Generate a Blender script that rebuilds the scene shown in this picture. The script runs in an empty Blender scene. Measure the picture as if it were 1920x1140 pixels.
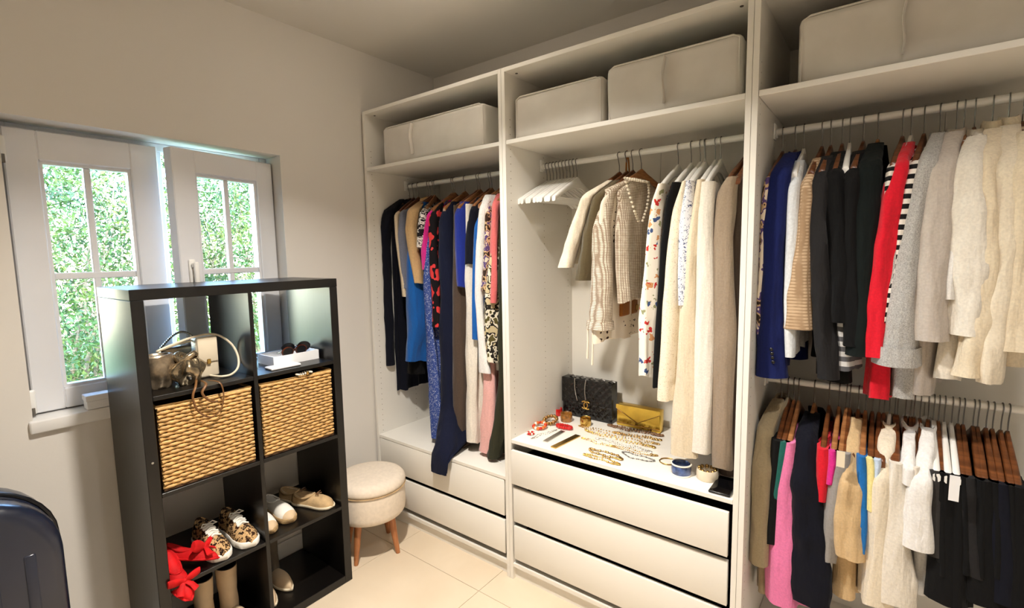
import bpy, bmesh, math, random
import numpy as np
from mathutils import Vector, Matrix, noise

# ------------------------------------------------------------------ camera, world, lights, exposure
scene = bpy.context.scene
COL = scene.collection
CAM = np.array([2.3855, -2.3127, 1.5594]); YAW, PIT, ROL, FPX = -0.6543, 0.1022, -0.0172, 911.1354
_f = np.array([math.sin(YAW)*math.cos(PIT), math.cos(YAW)*math.cos(PIT), -math.sin(PIT)])
_r0 = np.array([math.cos(YAW), -math.sin(YAW), 0.0]); _u0 = np.cross(_r0, _f)
_r = _r0*math.cos(ROL) + _u0*math.sin(ROL); _u = -_r0*math.sin(ROL) + _u0*math.cos(ROL)
cam = bpy.data.objects.new('camera', bpy.data.cameras.new('camera')); COL.objects.link(cam)
cam.data.sensor_width = 36.0; cam.data.lens = FPX/1920*36; cam.data.clip_start = 0.02
cam.matrix_world = Matrix(((_r[0], _u[0], -_f[0], CAM[0]), (_r[1], _u[1], -_f[1], CAM[1]), (_r[2], _u[2], -_f[2], CAM[2]), (0, 0, 0, 1)))
scene.camera = cam
vs = scene.view_settings
vs.view_transform = 'Standard'; vs.look = 'None'; vs.gamma = 1.0; vs.use_curve_mapping = False
vs.exposure = -0.12

world = bpy.data.worlds.new('world'); scene.world = world; world.use_nodes = True
wn = world.node_tree; wn.nodes.clear()
wo = wn.nodes.new('ShaderNodeOutputWorld'); wb = wn.nodes.new('ShaderNodeBackground'); ws = wn.nodes.new('ShaderNodeTexSky')
ws.sky_type = 'NISHITA'; ws.sun_disc = False; ws.sun_elevation = math.radians(48); ws.sun_rotation = math.radians(90)
ws.altitude = 100; ws.air_density = 1.0; ws.dust_density = 0.2; ws.ozone_density = 4.0
wb.inputs['Strength'].default_value = 5.2
wn.links.new(ws.outputs[0], wb.inputs[0]); wn.links.new(wb.outputs[0], wo.inputs[0])

def add_light(name, kind, loc, energy, color, rot=(0, 0, 0), **kw):
    d = bpy.data.lights.new(name, kind); d.energy = energy; d.color = color
    for k, v in kw.items(): setattr(d, k, v)
    o = bpy.data.objects.new(name, d); COL.objects.link(o); o.location = loc; o.rotation_euler = rot
    return o
# sun stands over the house and lights the hedge outside, not the room
add_light('sun', 'SUN', (3, -2, 8), 7.0, (1.0, 0.95, 0.86), rot=(math.radians(12), math.radians(42), 0), angle=0.01)

# ------------------------------------------------------------------ helpers
rng = random.Random(7)
nrg = np.random.default_rng(7)
def px(x, y, axis, v):
    """point where the photo's pixel ray meets the plane axis = v (axis 0 X, 1 Y, 2 Z)"""
    d = _f + _r*(x-960)/FPX - _u*(y-570)/FPX
    t = (v - CAM[axis])/d[axis]
    return CAM + d*t
def depth_of(P): return float((np.asarray(P)-CAM) @ _f)

def lin(c):
    def g(v):
        v /= 255.0
        return v/12.92 if v <= 0.04045 else ((v+0.055)/1.055)**2.4
    return (g(c[0]), g(c[1]), g(c[2]), 1.0)

def thing(name, label, cat, loc=(0, 0, 0), group=None, rotz=0.0):
    o = bpy.data.objects.new(name, None); COL.objects.link(o); o.empty_display_size = 0.05
    o.location = loc; o.rotation_euler = (0, 0, rotz); o['label'] = label; o['category'] = cat
    if group: o['group'] = group
    return o
def tag(o, label, cat, group=None):
    o['label'] = label; o['category'] = cat
    if group: o['group'] = group
    return o
def root_of(o):
    while o.parent: o = o.parent
    return o
def shift(V, parent):
    """world coordinates -> the frame of the thing that owns the part"""
    V = np.asarray(V, float)
    if parent is None: return V
    r = root_of(parent); V = V - np.array(r.location)
    a = -r.rotation_euler[2]
    if abs(a) > 1e-9:
        c, s = math.cos(a), math.sin(a)
        V = np.stack([V[:, 0]*c - V[:, 1]*s, V[:, 0]*s + V[:, 1]*c, V[:, 2]], 1)
    return V

class MB:
    def __init__(self): self.v = []; self.f = []; self.n = 0
    def add(self, V, F):
        V = np.asarray(V, float); self.v.append(V)
        self.f.extend([tuple(i+self.n for i in q) for q in F]); self.n += len(V); return self
    def box(self, x0, x1, y0, y1, z0, z1, bev=0.0, seg=1):
        if bev <= 0:
            V = [(x, y, z) for x in (x0, x1) for y in (y0, y1) for z in (z0, z1)]
            return self.add(V, [(0, 1, 3, 2), (4, 6, 7, 5), (0, 4, 5, 1), (2, 3, 7, 6), (0, 2, 6, 4), (1, 5, 7, 3)])
        bm = bmesh.new(); bmesh.ops.create_cube(bm, size=1.0)
        bmesh.ops.scale(bm, vec=(x1-x0, y1-y0, z1-z0), verts=bm.verts)
        bmesh.ops.translate(bm, vec=((x0+x1)/2, (y0+y1)/2, (z0+z1)/2), verts=bm.verts)
        bmesh.ops.bevel(bm, geom=list(bm.edges), offset=bev, segments=seg, affect='EDGES', profile=0.5)
        return self.bm(bm)
    def bm(self, bm):
        bm.verts.ensure_lookup_table(); bm.verts.index_update()
        V = [tuple(v.co) for v in bm.verts]; F = [tuple(v.index for v in f.verts) for f in bm.faces]
        bm.free(); return self.add(V, F)
    def loft(self, rings, cap0=True, cap1=True, closed_ring=True, loop=False):
        rings = [np.asarray(r, float) for r in rings]; n = len(rings[0]); m = len(rings)
        V = np.concatenate(rings); F = []
        for i in range(m if loop else m-1):
            a, b = i*n, ((i+1) % m)*n
            for j in range(n if closed_ring else n-1):
                k = (j+1) % n
                F.append((a+j, a+k, b+k, b+j))
        if not loop:
            if cap0: F.append(tuple(range(n-1, -1, -1)))
            if cap1: F.append(tuple((m-1)*n+j for j in range(n)))
        return self.add(V, F)
    def tube(self, pts, rad, seg=8, loop=False, flat=1.0):
        P = [np.asarray(p, float) for p in pts]; m = len(P)
        R = rad if hasattr(rad, '__len__') else [rad]*m
        rings = []; up = np.array([0.0, 0, 1]); prev = None
        for i in range(m):
            if loop: t = P[(i+1) % m]-P[i-1]
            else: t = P[min(i+1, m-1)]-P[max(i-1, 0)]
            t = t/(np.linalg.norm(t)+1e-12)
            if prev is None:
                a = up if abs(t[2]) < 0.9 else np.array([1.0, 0, 0])
                s = np.cross(t, a)
            else:
                s = prev - t*(prev @ t)
            s = s/(np.linalg.norm(s)+1e-12); prev = s; q = np.cross(t, s)
            rings.append([P[i] + R[i]*(math.cos(k*2*math.pi/seg)*s + flat*math.sin(k*2*math.pi/seg)*q) for k in range(seg)])
        return self.loft(rings, loop=loop)
    def lathe(self, prof, c, seg=32):
        rings = [[(c[0]+r*math.cos(k*2*math.pi/seg), c[1]+r*math.sin(k*2*math.pi/seg), c[2]+z) for k in range(seg)] for r, z in prof]
        return self.loft(rings)
    def ball(self, c, r, seg=8, rings=5, sc=(1, 1, 1)):
        rr = []
        for i in range(rings+1):
            a = -math.pi/2 + math.pi*i/rings
            q = max(math.cos(a), 0.02)
            rr.append([(c[0]+r*sc[0]*q*math.cos(k*2*math.pi/seg), c[1]+r*sc[1]*q*math.sin(k*2*math.pi/seg), c[2]+r*sc[2]*math.sin(a)) for k in range(seg)])
        return self.loft(rr)
    def xf(self, M):
        """apply a 4x4 matrix to everything collected so far"""
        M = np.array(M)
        self.v = [v @ M[:3, :3].T + M[:3, 3] for v in self.v]; return self
    def build(self, name, mat, parent=None, smooth=False, angle=None, local=False):
        V = np.concatenate(self.v)
        if not local: V = shift(V, parent)
        me = bpy.data.meshes.new(name); me.from_pydata(V.tolist(), [], self.f); me.update()
        bm = bmesh.new(); bm.from_mesh(me); bmesh.ops.recalc_face_normals(bm, faces=bm.faces); bm.to_mesh(me); bm.free()
        if mat is not None: me.materials.append(M[mat] if isinstance(mat, str) else mat)
        if smooth:
            me.polygons.foreach_set('use_smooth', [True]*len(me.polygons))
            me.set_sharp_from_angle(angle=math.radians(angle if angle else 50))
        o = bpy.data.objects.new(name, me); COL.objects.link(o)
        if parent is not None: o.parent = parent
        return o
def curve(pts, n=8, loop=False):
    """Catmull-Rom points through a coarse polyline"""
    P = [np.asarray(p, float) for p in pts]; m = len(P); out = []
    for i in range(m if loop else m-1):
        a, b, c, d = (P[(i-1) % m], P[i], P[(i+1) % m], P[(i+2) % m]) if loop else (P[max(i-1, 0)], P[i], P[i+1], P[min(i+2, m-1)])
        for t in np.arange(n)/n: out.append(0.5*(2*b+(c-a)*t+(2*a-5*b+4*c-d)*t*t+(3*b-a-3*c+d)*t**3))
    if not loop: out.append(P[-1])
    return out
def part(name, mat, parent, x0, x1, y0, y1, z0, z1, bev=0.0, seg=1):
    return MB().box(x0, x1, y0, y1, z0, z1, bev, seg).build(name, mat, parent, smooth=bev > 0 and seg > 1)
def copy_tree(o, parent=None):
    c = o.copy(); COL.objects.link(c); c.parent = parent
    for ch in list(o.children): copy_tree(ch, c)
    return c
def struct(o): o['kind'] = 'structure'; return o

# ------------------------------------------------------------------ materials
M = {}
def new_mat(name):
    m = bpy.data.materials.new(name); m.use_nodes = True
    nt = m.node_tree; b = nt.nodes['Principled BSDF']
    M[name] = m
    return m, nt, b
def N(nt, kind, **kw):
    n = nt.nodes.new(kind)
    for k, v in kw.items():
        if k in n.inputs: n.inputs[k].default_value = v
        else: setattr(n, k, v)
    return n
def coords(nt, scale=(1, 1, 1), rot=(0, 0, 0)):
    t = N(nt, 'ShaderNodeTexCoord'); mp = N(nt, 'ShaderNodeMapping')
    mp.inputs['Scale'].default_value = scale; mp.inputs['Rotation'].default_value = rot
    nt.links.new(t.outputs['Object'], mp.inputs['Vector']); return mp.outputs['Vector']
def ramp(nt, fac, stops, interp='LINEAR'):
    r = N(nt, 'ShaderNodeValToRGB'); r.color_ramp.interpolation = interp
    el = r.color_ramp.elements
    while len(el) < len(stops): el.new(0.5)
    for e, (p, c) in zip(el, stops): e.position = p; e.color = lin(c)
    nt.links.new(fac, r.inputs[0]); return r.outputs[0]
def bump(nt, b, h, strength, dist=0.01):
    n = N(nt, 'ShaderNodeBump'); n.inputs['Strength'].default_value = strength; n.inputs['Distance'].default_value = dist
    nt.links.new(h, n.inputs['Height']); nt.links.new(n.outputs[0], b.inputs['Normal'])
def plain(name, col, rough=0.5, metal=0.0, var=0.06, vscale=6.0, bmp=0.0, bscale=60.0, spec=0.5, coat=0.0, stretch=(1, 1, 1)):
    m, nt, b = new_mat(name)
    v = coords(nt, stretch)
    n = N(nt, 'ShaderNodeTexNoise', Scale=vscale, Detail=4.0); nt.links.new(v, n.inputs['Vector'])
    d = [max(0, c*(1-var)) for c in col]; l = [min(255, c*(1+var*0.6)) for c in col]
    nt.links.new(ramp(nt, n.outputs['Fac'], [(0.3, d), (0.7, l)]), b.inputs['Base Color'])
    b.inputs['Roughness'].default_value = rough; b.inputs['Metallic'].default_value = metal
    b.inputs['Specular IOR Level'].default_value = spec
    if coat: b.inputs['Coat Weight'].default_value = coat; b.inputs['Coat Roughness'].default_value = 0.15
    if bmp:
        n2 = N(nt, 'ShaderNodeTexNoise', Scale=bscale, Detail=3.0); nt.links.new(v, n2.inputs['Vector'])
        bump(nt, b, n2.outputs['Fac'], bmp, 0.004)
    return m
def cloth(name, col, var=0.045, bmp=0.55, rough=0.92, scale=160.0, sheen=0.15):
    if sum(col) < 180: sheen = 0.03
    m, nt, b = new_mat(name); v = coords(nt)
    n = N(nt, 'ShaderNodeTexNoise', Scale=scale, Detail=2.0); nt.links.new(v, n.inputs['Vector'])
    d = [c*(1-var) for c in col]; l = [min(255, c*(1+var*0.5)) for c in col]
    nt.links.new(ramp(nt, n.outputs['Fac'], [(0.3, d), (0.7, l)]), b.inputs['Base Color'])
    b.inputs['Roughness'].default_value = rough; b.inputs['Specular IOR Level'].default_value = 0.2
    b.inputs['Sheen Weight'].default_value = sheen; b.inputs['Sheen Roughness'].default_value = 0.5
    big = N(nt, 'ShaderNodeTexNoise', Scale=11.0, Detail=4.0); nt.links.new(coords(nt, (1.8, 1.8, 0.45)), big.inputs['Vector'])
    add = N(nt, 'ShaderNodeMath', operation='MULTIPLY_ADD'); add.inputs[1].default_value = 0.012
    nt.links.new(n.outputs['Fac'], add.inputs[0]); nt.links.new(big.outputs['Fac'], add.inputs[2])
    bump(nt, b, add.outputs[0], bmp, 0.03)
    return m
def finish_cloth(nt, b, bmp=0.2):
    b.inputs['Roughness'].default_value = 0.9; b.inputs['Specular IOR Level'].default_value = 0.2
    n = N(nt, 'ShaderNodeTexNoise', Scale=16.0, Detail=3.0); nt.links.new(coords(nt, (1.6, 1.6, 0.5)), n.inputs['Vector'])
    bump(nt, b, n.outputs['Fac'], bmp, 0.012)
def stripes(name, c1, c2, scale, axis='Z', duty=0.5, dist=1.5):
    m, nt, b = new_mat(name)
    w = N(nt, 'ShaderNodeTexWave', wave_type='BANDS', bands_direction=axis, Scale=scale, Distortion=dist)
    w.inputs['Detail'].default_value = 1.0; w.inputs['Detail Scale'].default_value = 0.6
    nt.links.new(coords(nt), w.inputs['Vector'])
    nt.links.new(ramp(nt, w.outputs['Fac'], [(0.0, c1), (duty, c2)], 'CONSTANT'), b.inputs['Base Color'])
    finish_cloth(nt, b); return m
def spots(name, base, cols, scale, th=0.32, jitter=1.0):
    """irregular round spots of the listed colours on a base colour"""
    m, nt, b = new_mat(name); v = coords(nt)
    vo = N(nt, 'ShaderNodeTexVoronoi', feature='F1', Scale=scale); vo.inputs['Randomness'].default_value = jitter
    nz = N(nt, 'ShaderNodeTexNoise', Scale=scale*1.6, Detail=2.0); nt.links.new(v, nz.inputs['Vector'])
    mx = N(nt, 'ShaderNodeMixRGB', blend_type='ADD'); mx.inputs[0].default_value = 0.04
    nt.links.new(v, mx.inputs[1]); nt.links.new(nz.outputs['Color'], mx.inputs[2]); nt.links.new(mx.outputs[0], vo.inputs['Vector'])
    sep = N(nt, 'ShaderNodeSeparateColor'); nt.links.new(vo.outputs['Color'], sep.inputs[0])
    k = len(cols); st = [(i/k, c) for i, c in enumerate(cols)]
    if k == 1: st = [(0.0, cols[0]), (0.999, cols[0])]
    cc = ramp(nt, sep.outputs[0], st, 'CONSTANT')
    lt = N(nt, 'ShaderNodeMath', operation='LESS_THAN'); lt.inputs[1].default_value = th; nt.links.new(vo.outputs['Distance'], lt.inputs[0])
    mix = N(nt, 'ShaderNodeMixRGB'); mix.inputs[1].default_value = lin(base)
    nt.links.new(lt.outputs[0], mix.inputs[0]); nt.links.new(cc, mix.inputs[2]); nt.links.new(mix.outputs[0], b.inputs['Base Color'])
    finish_cloth(nt, b); return m
def blotch(name, cols, scale, stretch=(1, 1, 1), detail=2.0):
    """hard-edged patches of several colours (animal print, camouflage, abstract print)"""
    m, nt, b = new_mat(name); n = N(nt, 'ShaderNodeTexNoise', Scale=scale, Detail=detail)
    nt.links.new(coords(nt, stretch), n.inputs['Vector'])
    k = len(cols); nt.links.new(ramp(nt, n.outputs['Fac'], [(0.0 if i == 0 else 0.36+0.28*i/k, c) for i, c in enumerate(cols)], 'CONSTANT'), b.inputs['Base Color'])
    finish_cloth(nt, b); return m
def woven(name, c1, c2, scale):
    m, nt, b = new_mat(name); v = coords(nt)
    w1 = N(nt, 'ShaderNodeTexWave', bands_direction='Z', Scale=scale, Distortion=0.6); w2 = N(nt, 'ShaderNodeTexWave', bands_direction='Y', Scale=scale, Distortion=0.6)
    for w in (w1, w2): nt.links.new(v, w.inputs['Vector'])
    mu = N(nt, 'ShaderNodeMath', operation='MULTIPLY'); nt.links.new(w1.outputs['Fac'], mu.inputs[0]); nt.links.new(w2.outputs['Fac'], mu.inputs[1])
    nz = N(nt, 'ShaderNodeTexNoise', Scale=scale*1.3, Detail=2.0); nt.links.new(v, nz.inputs['Vector'])
    ad = N(nt, 'ShaderNodeMath', operation='MULTIPLY_ADD'); ad.inputs[1].default_value = 0.5; nt.links.new(nz.outputs['Fac'], ad.inputs[0]); nt.links.new(mu.outputs[0], ad.inputs[2])
    nt.links.new(ramp(nt, ad.outputs[0], [(0.3, c1), (0.75, c2)]), b.inputs['Base Color'])
    finish_cloth(nt, b, 0.15); return m
def wood(name, c1, c2, rough=0.35, scale=3.0, stretch=(1, 1, 12)):
    m, nt, b = new_mat(name); n = N(nt, 'ShaderNodeTexNoise', Scale=scale, Detail=5.0, Distortion=0.6)
    nt.links.new(coords(nt, stretch), n.inputs['Vector'])
    nt.links.new(ramp(nt, n.outputs['Fac'], [(0.3, c1), (0.7, c2)]), b.inputs['Base Color'])
    b.inputs['Roughness'].default_value = rough; bump(nt, b, n.outputs['Fac'], 0.06, 0.003); return m

plain('wall_paint', (222, 217, 209), 0.9, var=0.012, vscale=1.2, bmp=0.05, bscale=90, spec=0.2)
plain('ceiling_paint', (220, 216, 208), 0.92, var=0.012, vscale=1.0, spec=0.2)
plain('white_laminate', (234, 230, 221), 0.42, var=0.012, vscale=2.0, bmp=0.02, bscale=140)
plain('back_laminate', (230, 226, 216), 0.5, var=0.012, vscale=2.0)
plain('hole_dark', (150, 140, 122), 0.8)
plain('screw_dark', (70, 62, 54), 0.5)
plain('pvc_white', (232, 232, 234), 0.3, var=0.01)
plain('sill_white', (228, 226, 222), 0.35, var=0.015)
plain('rod_white', (236, 234, 228), 0.3, var=0.01)
plain('steel', (190, 190, 188), 0.25, metal=1.0, var=0.03)
plain('dark_steel', (120, 118, 114), 0.35, metal=1.0, var=0.03)
plain('gold_metal', (214, 176, 96), 0.22, metal=1.0, var=0.06)
plain('old_gold', (172, 138, 82), 0.32, metal=1.0, var=0.15, vscale=80)
plain('silver_metal', (205, 203, 198), 0.2, metal=1.0, var=0.05)
plain('gold_leather', (226, 190, 84), 0.24, metal=0.95, var=0.08, vscale=20, bmp=0.06, bscale=200)
plain('black_leather', (14, 13, 13), 0.22, var=0.08)
plain('gunmetal_leather', (150, 134, 112), 0.3, metal=0.7, var=0.3, vscale=30, bmp=0.2, bscale=60)
plain('crumpled_metal', (186, 168, 138), 0.24, metal=0.9, var=0.3, vscale=25, bmp=0.9, bscale=38)
plain('cream_leather', (226, 212, 186), 0.45, var=0.05, bmp=0.08, bscale=150)
plain('brown_leather', (120, 82, 46), 0.4, var=0.15, bmp=0.08, bscale=120)
plain('tan_suede', (196, 166, 124), 0.95, var=0.1, vscale=30, bmp=0.3, bscale=120, spec=0.1)
plain('fur', (224, 204, 172), 1.0, var=0.2, vscale=90, bmp=0.8, bscale=150, spec=0.1)
plain('red_suede', (206, 22, 26), 0.7, var=0.15, vscale=20, bmp=0.15, bscale=150, spec=0.25)
plain('shoe_white', (238, 234, 224), 0.55, var=0.04, bmp=0.05)
plain('sole_cream', (226, 212, 184), 0.6, var=0.05)
plain('sole_rope', (176, 146, 102), 0.85, var=0.2, vscale=60, bmp=0.4, bscale=120, stretch=(1, 1, 4))
plain('grey_suede', (92, 84, 74), 0.9, var=0.12, bmp=0.2, spec=0.15)
plain('beige_suede', (204, 180, 148), 0.9, var=0.12, bmp=0.2, spec=0.15)
plain('shoe_lining', (48, 40, 34), 0.9, var=0.1)
plain('plastic_and_shade_black', (18, 18, 20), 0.25, var=0.05)
plain('plastic_amber', (70, 32, 18), 0.2, var=0.3, vscale=40)
plain('phone_glass', (8, 8, 10), 0.08, var=0.02)
plain('suitcase_shell', (26, 31, 46), 0.28, var=0.15, vscale=5, bmp=0.12, bscale=35, coat=0.3)
plain('suitcase_trim', (14, 14, 17), 0.4, var=0.1)
plain('rubber', (30, 30, 30), 0.8)
plain('red_bead', (196, 26, 22), 0.15, var=0.1, coat=0.4)
plain('orange_bead', (224, 110, 42), 0.2, var=0.1, coat=0.4)
plain('amber_bead', (150, 100, 44), 0.25, var=0.3, vscale=60, coat=0.4)
plain('pearl', (240, 232, 216), 0.2, var=0.03, coat=0.3)
plain('blue_enamel', (62, 82, 128), 0.15, var=0.5, vscale=40, coat=0.6)
plain('white_plastic', (240, 238, 232), 0.35, var=0.01)
plain('paper_white', (236, 236, 236), 0.7, var=0.02)
plain('grout', (200, 184, 160), 0.9, var=0.08, vscale=40)
plain('rattan', (202, 160, 98), 0.55, var=0.16, vscale=45, bmp=0.1, bscale=160)
plain('rattan_dark', (150, 106, 58), 0.6, var=0.2, vscale=40)
plain('basket_lining', (88, 60, 34), 0.8, var=0.2)
wood('walnut_hanger', (78, 42, 20), (128, 76, 40), 0.3, 8.0, (1, 3, 14))
wood('beech_hanger', (128, 80, 44), (178, 124, 78), 0.32, 8.0, (1, 3, 14))
wood('stool_wood', (150, 92, 52), (186, 122, 76), 0.4, 10.0, (6, 6, 1))
wood('black_brown', (9, 7, 6), (16, 13, 11), 0.31, 4.0, (14, 14, 0.6))
m, nt, b = new_mat('floor_tile')
n = N(nt, 'ShaderNodeTexNoise', Scale=2.2, Detail=6.0, Distortion=0.4); nt.links.new(coords(nt), n.inputs['Vector'])
nt.links.new(ramp(nt, n.outputs['Fac'], [(0.25, (208, 190, 164)), (0.75, (224, 208, 184))]), b.inputs['Base Color'])
b.inputs['Roughness'].default_value = 0.42
m, nt, b = new_mat('box_fabric')
n = N(nt, 'ShaderNodeTexNoise', Scale=5.0, Detail=4.0); nt.links.new(coords(nt), n.inputs['Vector'])
nt.links.new(ramp(nt, n.outputs['Fac'], [(0.3, (206, 200, 190)), (0.7, (222, 217, 208))]), b.inputs['Base Color'])
b.inputs['Roughness'].default_value = 0.85; bump(nt, b, n.outputs['Fac'], 0.3, 0.02)
m, nt, b = new_mat('window_glass')
g = N(nt, 'ShaderNodeBsdfGlossy', Roughness=0.02); t = N(nt, 'ShaderNodeBsdfTransparent'); fr = N(nt, 'ShaderNodeFresnel', IOR=1.35); mx = N(nt, 'ShaderNodeMixShader')
t.inputs['Color'].default_value = (0.97, 0.99, 0.98, 1)
nt.links.new(fr.outputs[0], mx.inputs[0]); nt.links.new(t.outputs[0], mx.inputs[1]); nt.links.new(g.outputs[0], mx.inputs[2])
nt.links.new(mx.outputs[0], nt.nodes['Material Output'].inputs['Surface'])
m, nt, b = new_mat('lamp_glow')
b.inputs['Emission Color'].default_value = (1.0, 0.86, 0.68, 1); b.inputs['Emission Strength'].default_value = 14.0
m, nt, b = new_mat('dome_glow')
b.inputs['Emission Color'].default_value = (1.0, 0.88, 0.74, 1)
m, nt, b = new_mat('leaf')
oi = N(nt, 'ShaderNodeTexNoise', Scale=3.0, Detail=3.0); nt.links.new(coords(nt), oi.inputs['Vector'])
nt.links.new(ramp(nt, oi.outputs['Fac'], [(0.3, (34, 62, 32)), (0.48, (72, 100, 42)), (0.6, (112, 124, 52)), (0.75, (140, 142, 74))]), b.inputs['Base Color'])
b.inputs['Roughness'].default_value = 0.55
b.inputs['Transmission Weight'].default_value = 0.0
b.inputs['Subsurface Weight'].default_value = 0.0
plain('stool_fabric', (222, 208, 190), 0.9, var=0.03, vscale=60, bmp=0.04, bscale=200, spec=0.2)
plain('bark', (150, 130, 104), 0.9, var=0.2, vscale=20)
plain('lawn', (120, 140, 80), 0.95, var=0.25, vscale=8)
# ------------------------------------------------------------------ the room
RX1, RY0, HC = 3.35, -3.3, 2.70
WY0, WY1, WZ0, WZ1 = -2.02, -1.055, 0.985, 2.062       # window opening
wl = MB()
wl.box(-0.30, 0, RY0, WY0, 0, HC).box(-0.30, 0, WY1, 0.25, 0, HC).box(-0.30, 0, WY0, WY1, 0, WZ0).box(-0.30, 0, WY0, WY1, WZ1, HC)
struct(wl.build('wall_left', 'wall_paint'))
struct(part('wall_back', 'wall_paint', None, 0, RX1, 0.0, 0.25, 0, HC))
struct(part('wall_right', 'wall_paint', None, RX1, RX1+0.25, RY0, 0.25, 0, HC))
struct(part('wall_front', 'wall_paint', None, -0.30, RX1+0.25, RY0-0.25, RY0, 0, HC))
struct(part('ceiling', 'ceiling_paint', None, -0.5, RX1+0.25, RY0-0.25, 0.25, HC, HC+0.25))
fl = struct(part('floor', 'grout', None, -0.30, RX1+0.25, RY0-0.25, 0.25, -0.12, -0.003))
TS, TX, TY = 0.6, 0.955-0.6*2, -0.74+0.6*2
for i in range(7):
    for j in range(8):
        x0, y1 = TX+i*TS, TY-j*TS
        a, b_, c, d = max(x0, 0.0), min(x0+TS, RX1), max(y1-TS, RY0), min(y1, 0.0)
        if b_-a < 0.02 or d-c < 0.02: continue
        MB().box(a+0.0011, b_-0.0011, c+0.0011, d-0.0011, -0.0029, 0.0, 0.0006).build('tile', 'floor_tile', fl)
bb = part('baseboard_left', 'sill_white', None, 0.0, 0.014, RY0, -0.60, 0.0, 0.115, 0.004); struct(bb)

# window: fixed frame, two sashes (the right one stands a little open into the room), sill
win = bpy.data.objects.new('window_1', None); COL.objects.link(win); win.location = (-0.12, (WY0+WY1)/2, WZ0); win['kind'] = 'structure'
win['label'] = 'white two-sash casement window with glazing bars and hedge outside'
fr = MB(); FX0, FX1 = -0.205, -0.140
fr.box(FX0, FX1, WY0, WY0+0.035, WZ0, WZ1, 0.003).box(FX0, FX1, WY1-0.035, WY1, WZ0, WZ1, 0.003).box(FX0, FX1, WY0+0.035, WY1-0.035, WZ1-0.035, WZ1, 0.003).box(FX0, FX1, WY0+0.035, WY1-0.035, WZ0, WZ0+0.04, 0.003)
fr.box(FX0, FX1, -1.552, -1.512, WZ0+0.04, WZ1-0.035, 0.003)
fr.build('window_frame', 'pvc_white', win)
def sash(y0, y1, z0, z1, gl, name, T=None, dx=-0.022):
    """gl = glass rectangle (y0,y1,z0,z1); built in the plane X ~ -0.10"""
    gy0, gy1, gz0, gz1 = gl; x0, x1 = -0.116, -0.058
    m = MB()
    m.box(x0, x1, y0, gy0, z0, z1, 0.004).box(x0, x1, gy1, y1, z0, z1, 0.004).box(x0, x1, gy0, gy1, gz1, z1, 0.004).box(x0, x1, gy0, gy1, z0, gz0, 0.004)
    bd = MB(); e = 0.011                                  # glazing bead, a step down to the glass
    bd.box(x0+0.012, x1-0.012, gy0, gy0+e, gz0, gz1).box(x0+0.012, x1-0.012, gy1-e, gy1, gz0, gz1).box(x0+0.012, x1-0.012, gy0+e, gy1-e, gz1-e, gz1).box(x0+0.012, x1-0.012, gy0+e, gy1-e, gz0, gz0+e)
    ym, zm = (gy0+gy1)/2, 1.505
    mv = MB().box(-0.098, -0.076, ym-0.011, ym+0.011, gz0+e, gz1-e, 0.003); mh = MB().box(-0.099, -0.075, gy0+e, gy1-e, zm-0.013, zm+0.013, 0.003)
    panes = [MB().box(-0.089, -0.085, a, b, c, d) for a, b in ((gy0+e, ym), (ym, gy1-e)) for c, d in ((gz0+e, zm), (zm, gz1-e))]
    D = Matrix.Translation((dx, 0, 0))
    for q in [m, bd, mv, mh]+panes: q.xf(T @ D if T is not None else D)
    s = m.build(name, 'pvc_white', win)
    bd.build('glazing_bead', 'pvc_white', s); mv.build('muntin', 'pvc_white', s); mh.build('muntin', 'pvc_white', s)
    for q in panes: q.build('pane', 'window_glass', s)
    return s
s1 = sash(-2.005, -1.545, 1.002, 2.036, (-1.915, -1.640, 1.080, 1.930), 'sash')
hp = Vector((-0.080, -1.058, 0)); OPEN = math.radians(11)
T = Matrix.Translation(hp) @ Matrix.Rotation(OPEN, 4, 'Z') @ Matrix.Translation(-hp)
s2 = sash(-1.532, -1.060, 1.004, 2.030, (-1.438, -1.146, 1.080, 1.932), 'sash', T)
h = MB().box(-0.058, -0.046, -1.502, -1.474, 1.44, 1.56, 0.005, 2); h.box(-0.046, -0.022, -1.497, -1.479, 1.525, 1.545, 0.004); h.box(-0.030, -0.014, -1.498, -1.478, 1.415, 1.55, 0.006, 2); h.xf(T @ Matrix.Translation((-0.022, 0, 0)))
h.build('window_handle', 'white_plastic', s2, smooth=True)
for z in (1.05, 1.955):
    MB().box(-0.080, -0.058, -2.019, -1.997, z-0.045, z+0.045, 0.006, 2).build('hinge', 'white_plastic', s1, smooth=True)
    MB().box(-0.058, -0.052, -2.012, -2.004, z-0.05, z-0.02).build('hinge_pin', 'dark_steel', s1)
sill = part('window_sill', 'sill_white', win, -0.140, 0.018, WY0-0.012, WY1-0.001, 0.950, WZ0+0.012, 0.006, 2)

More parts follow.
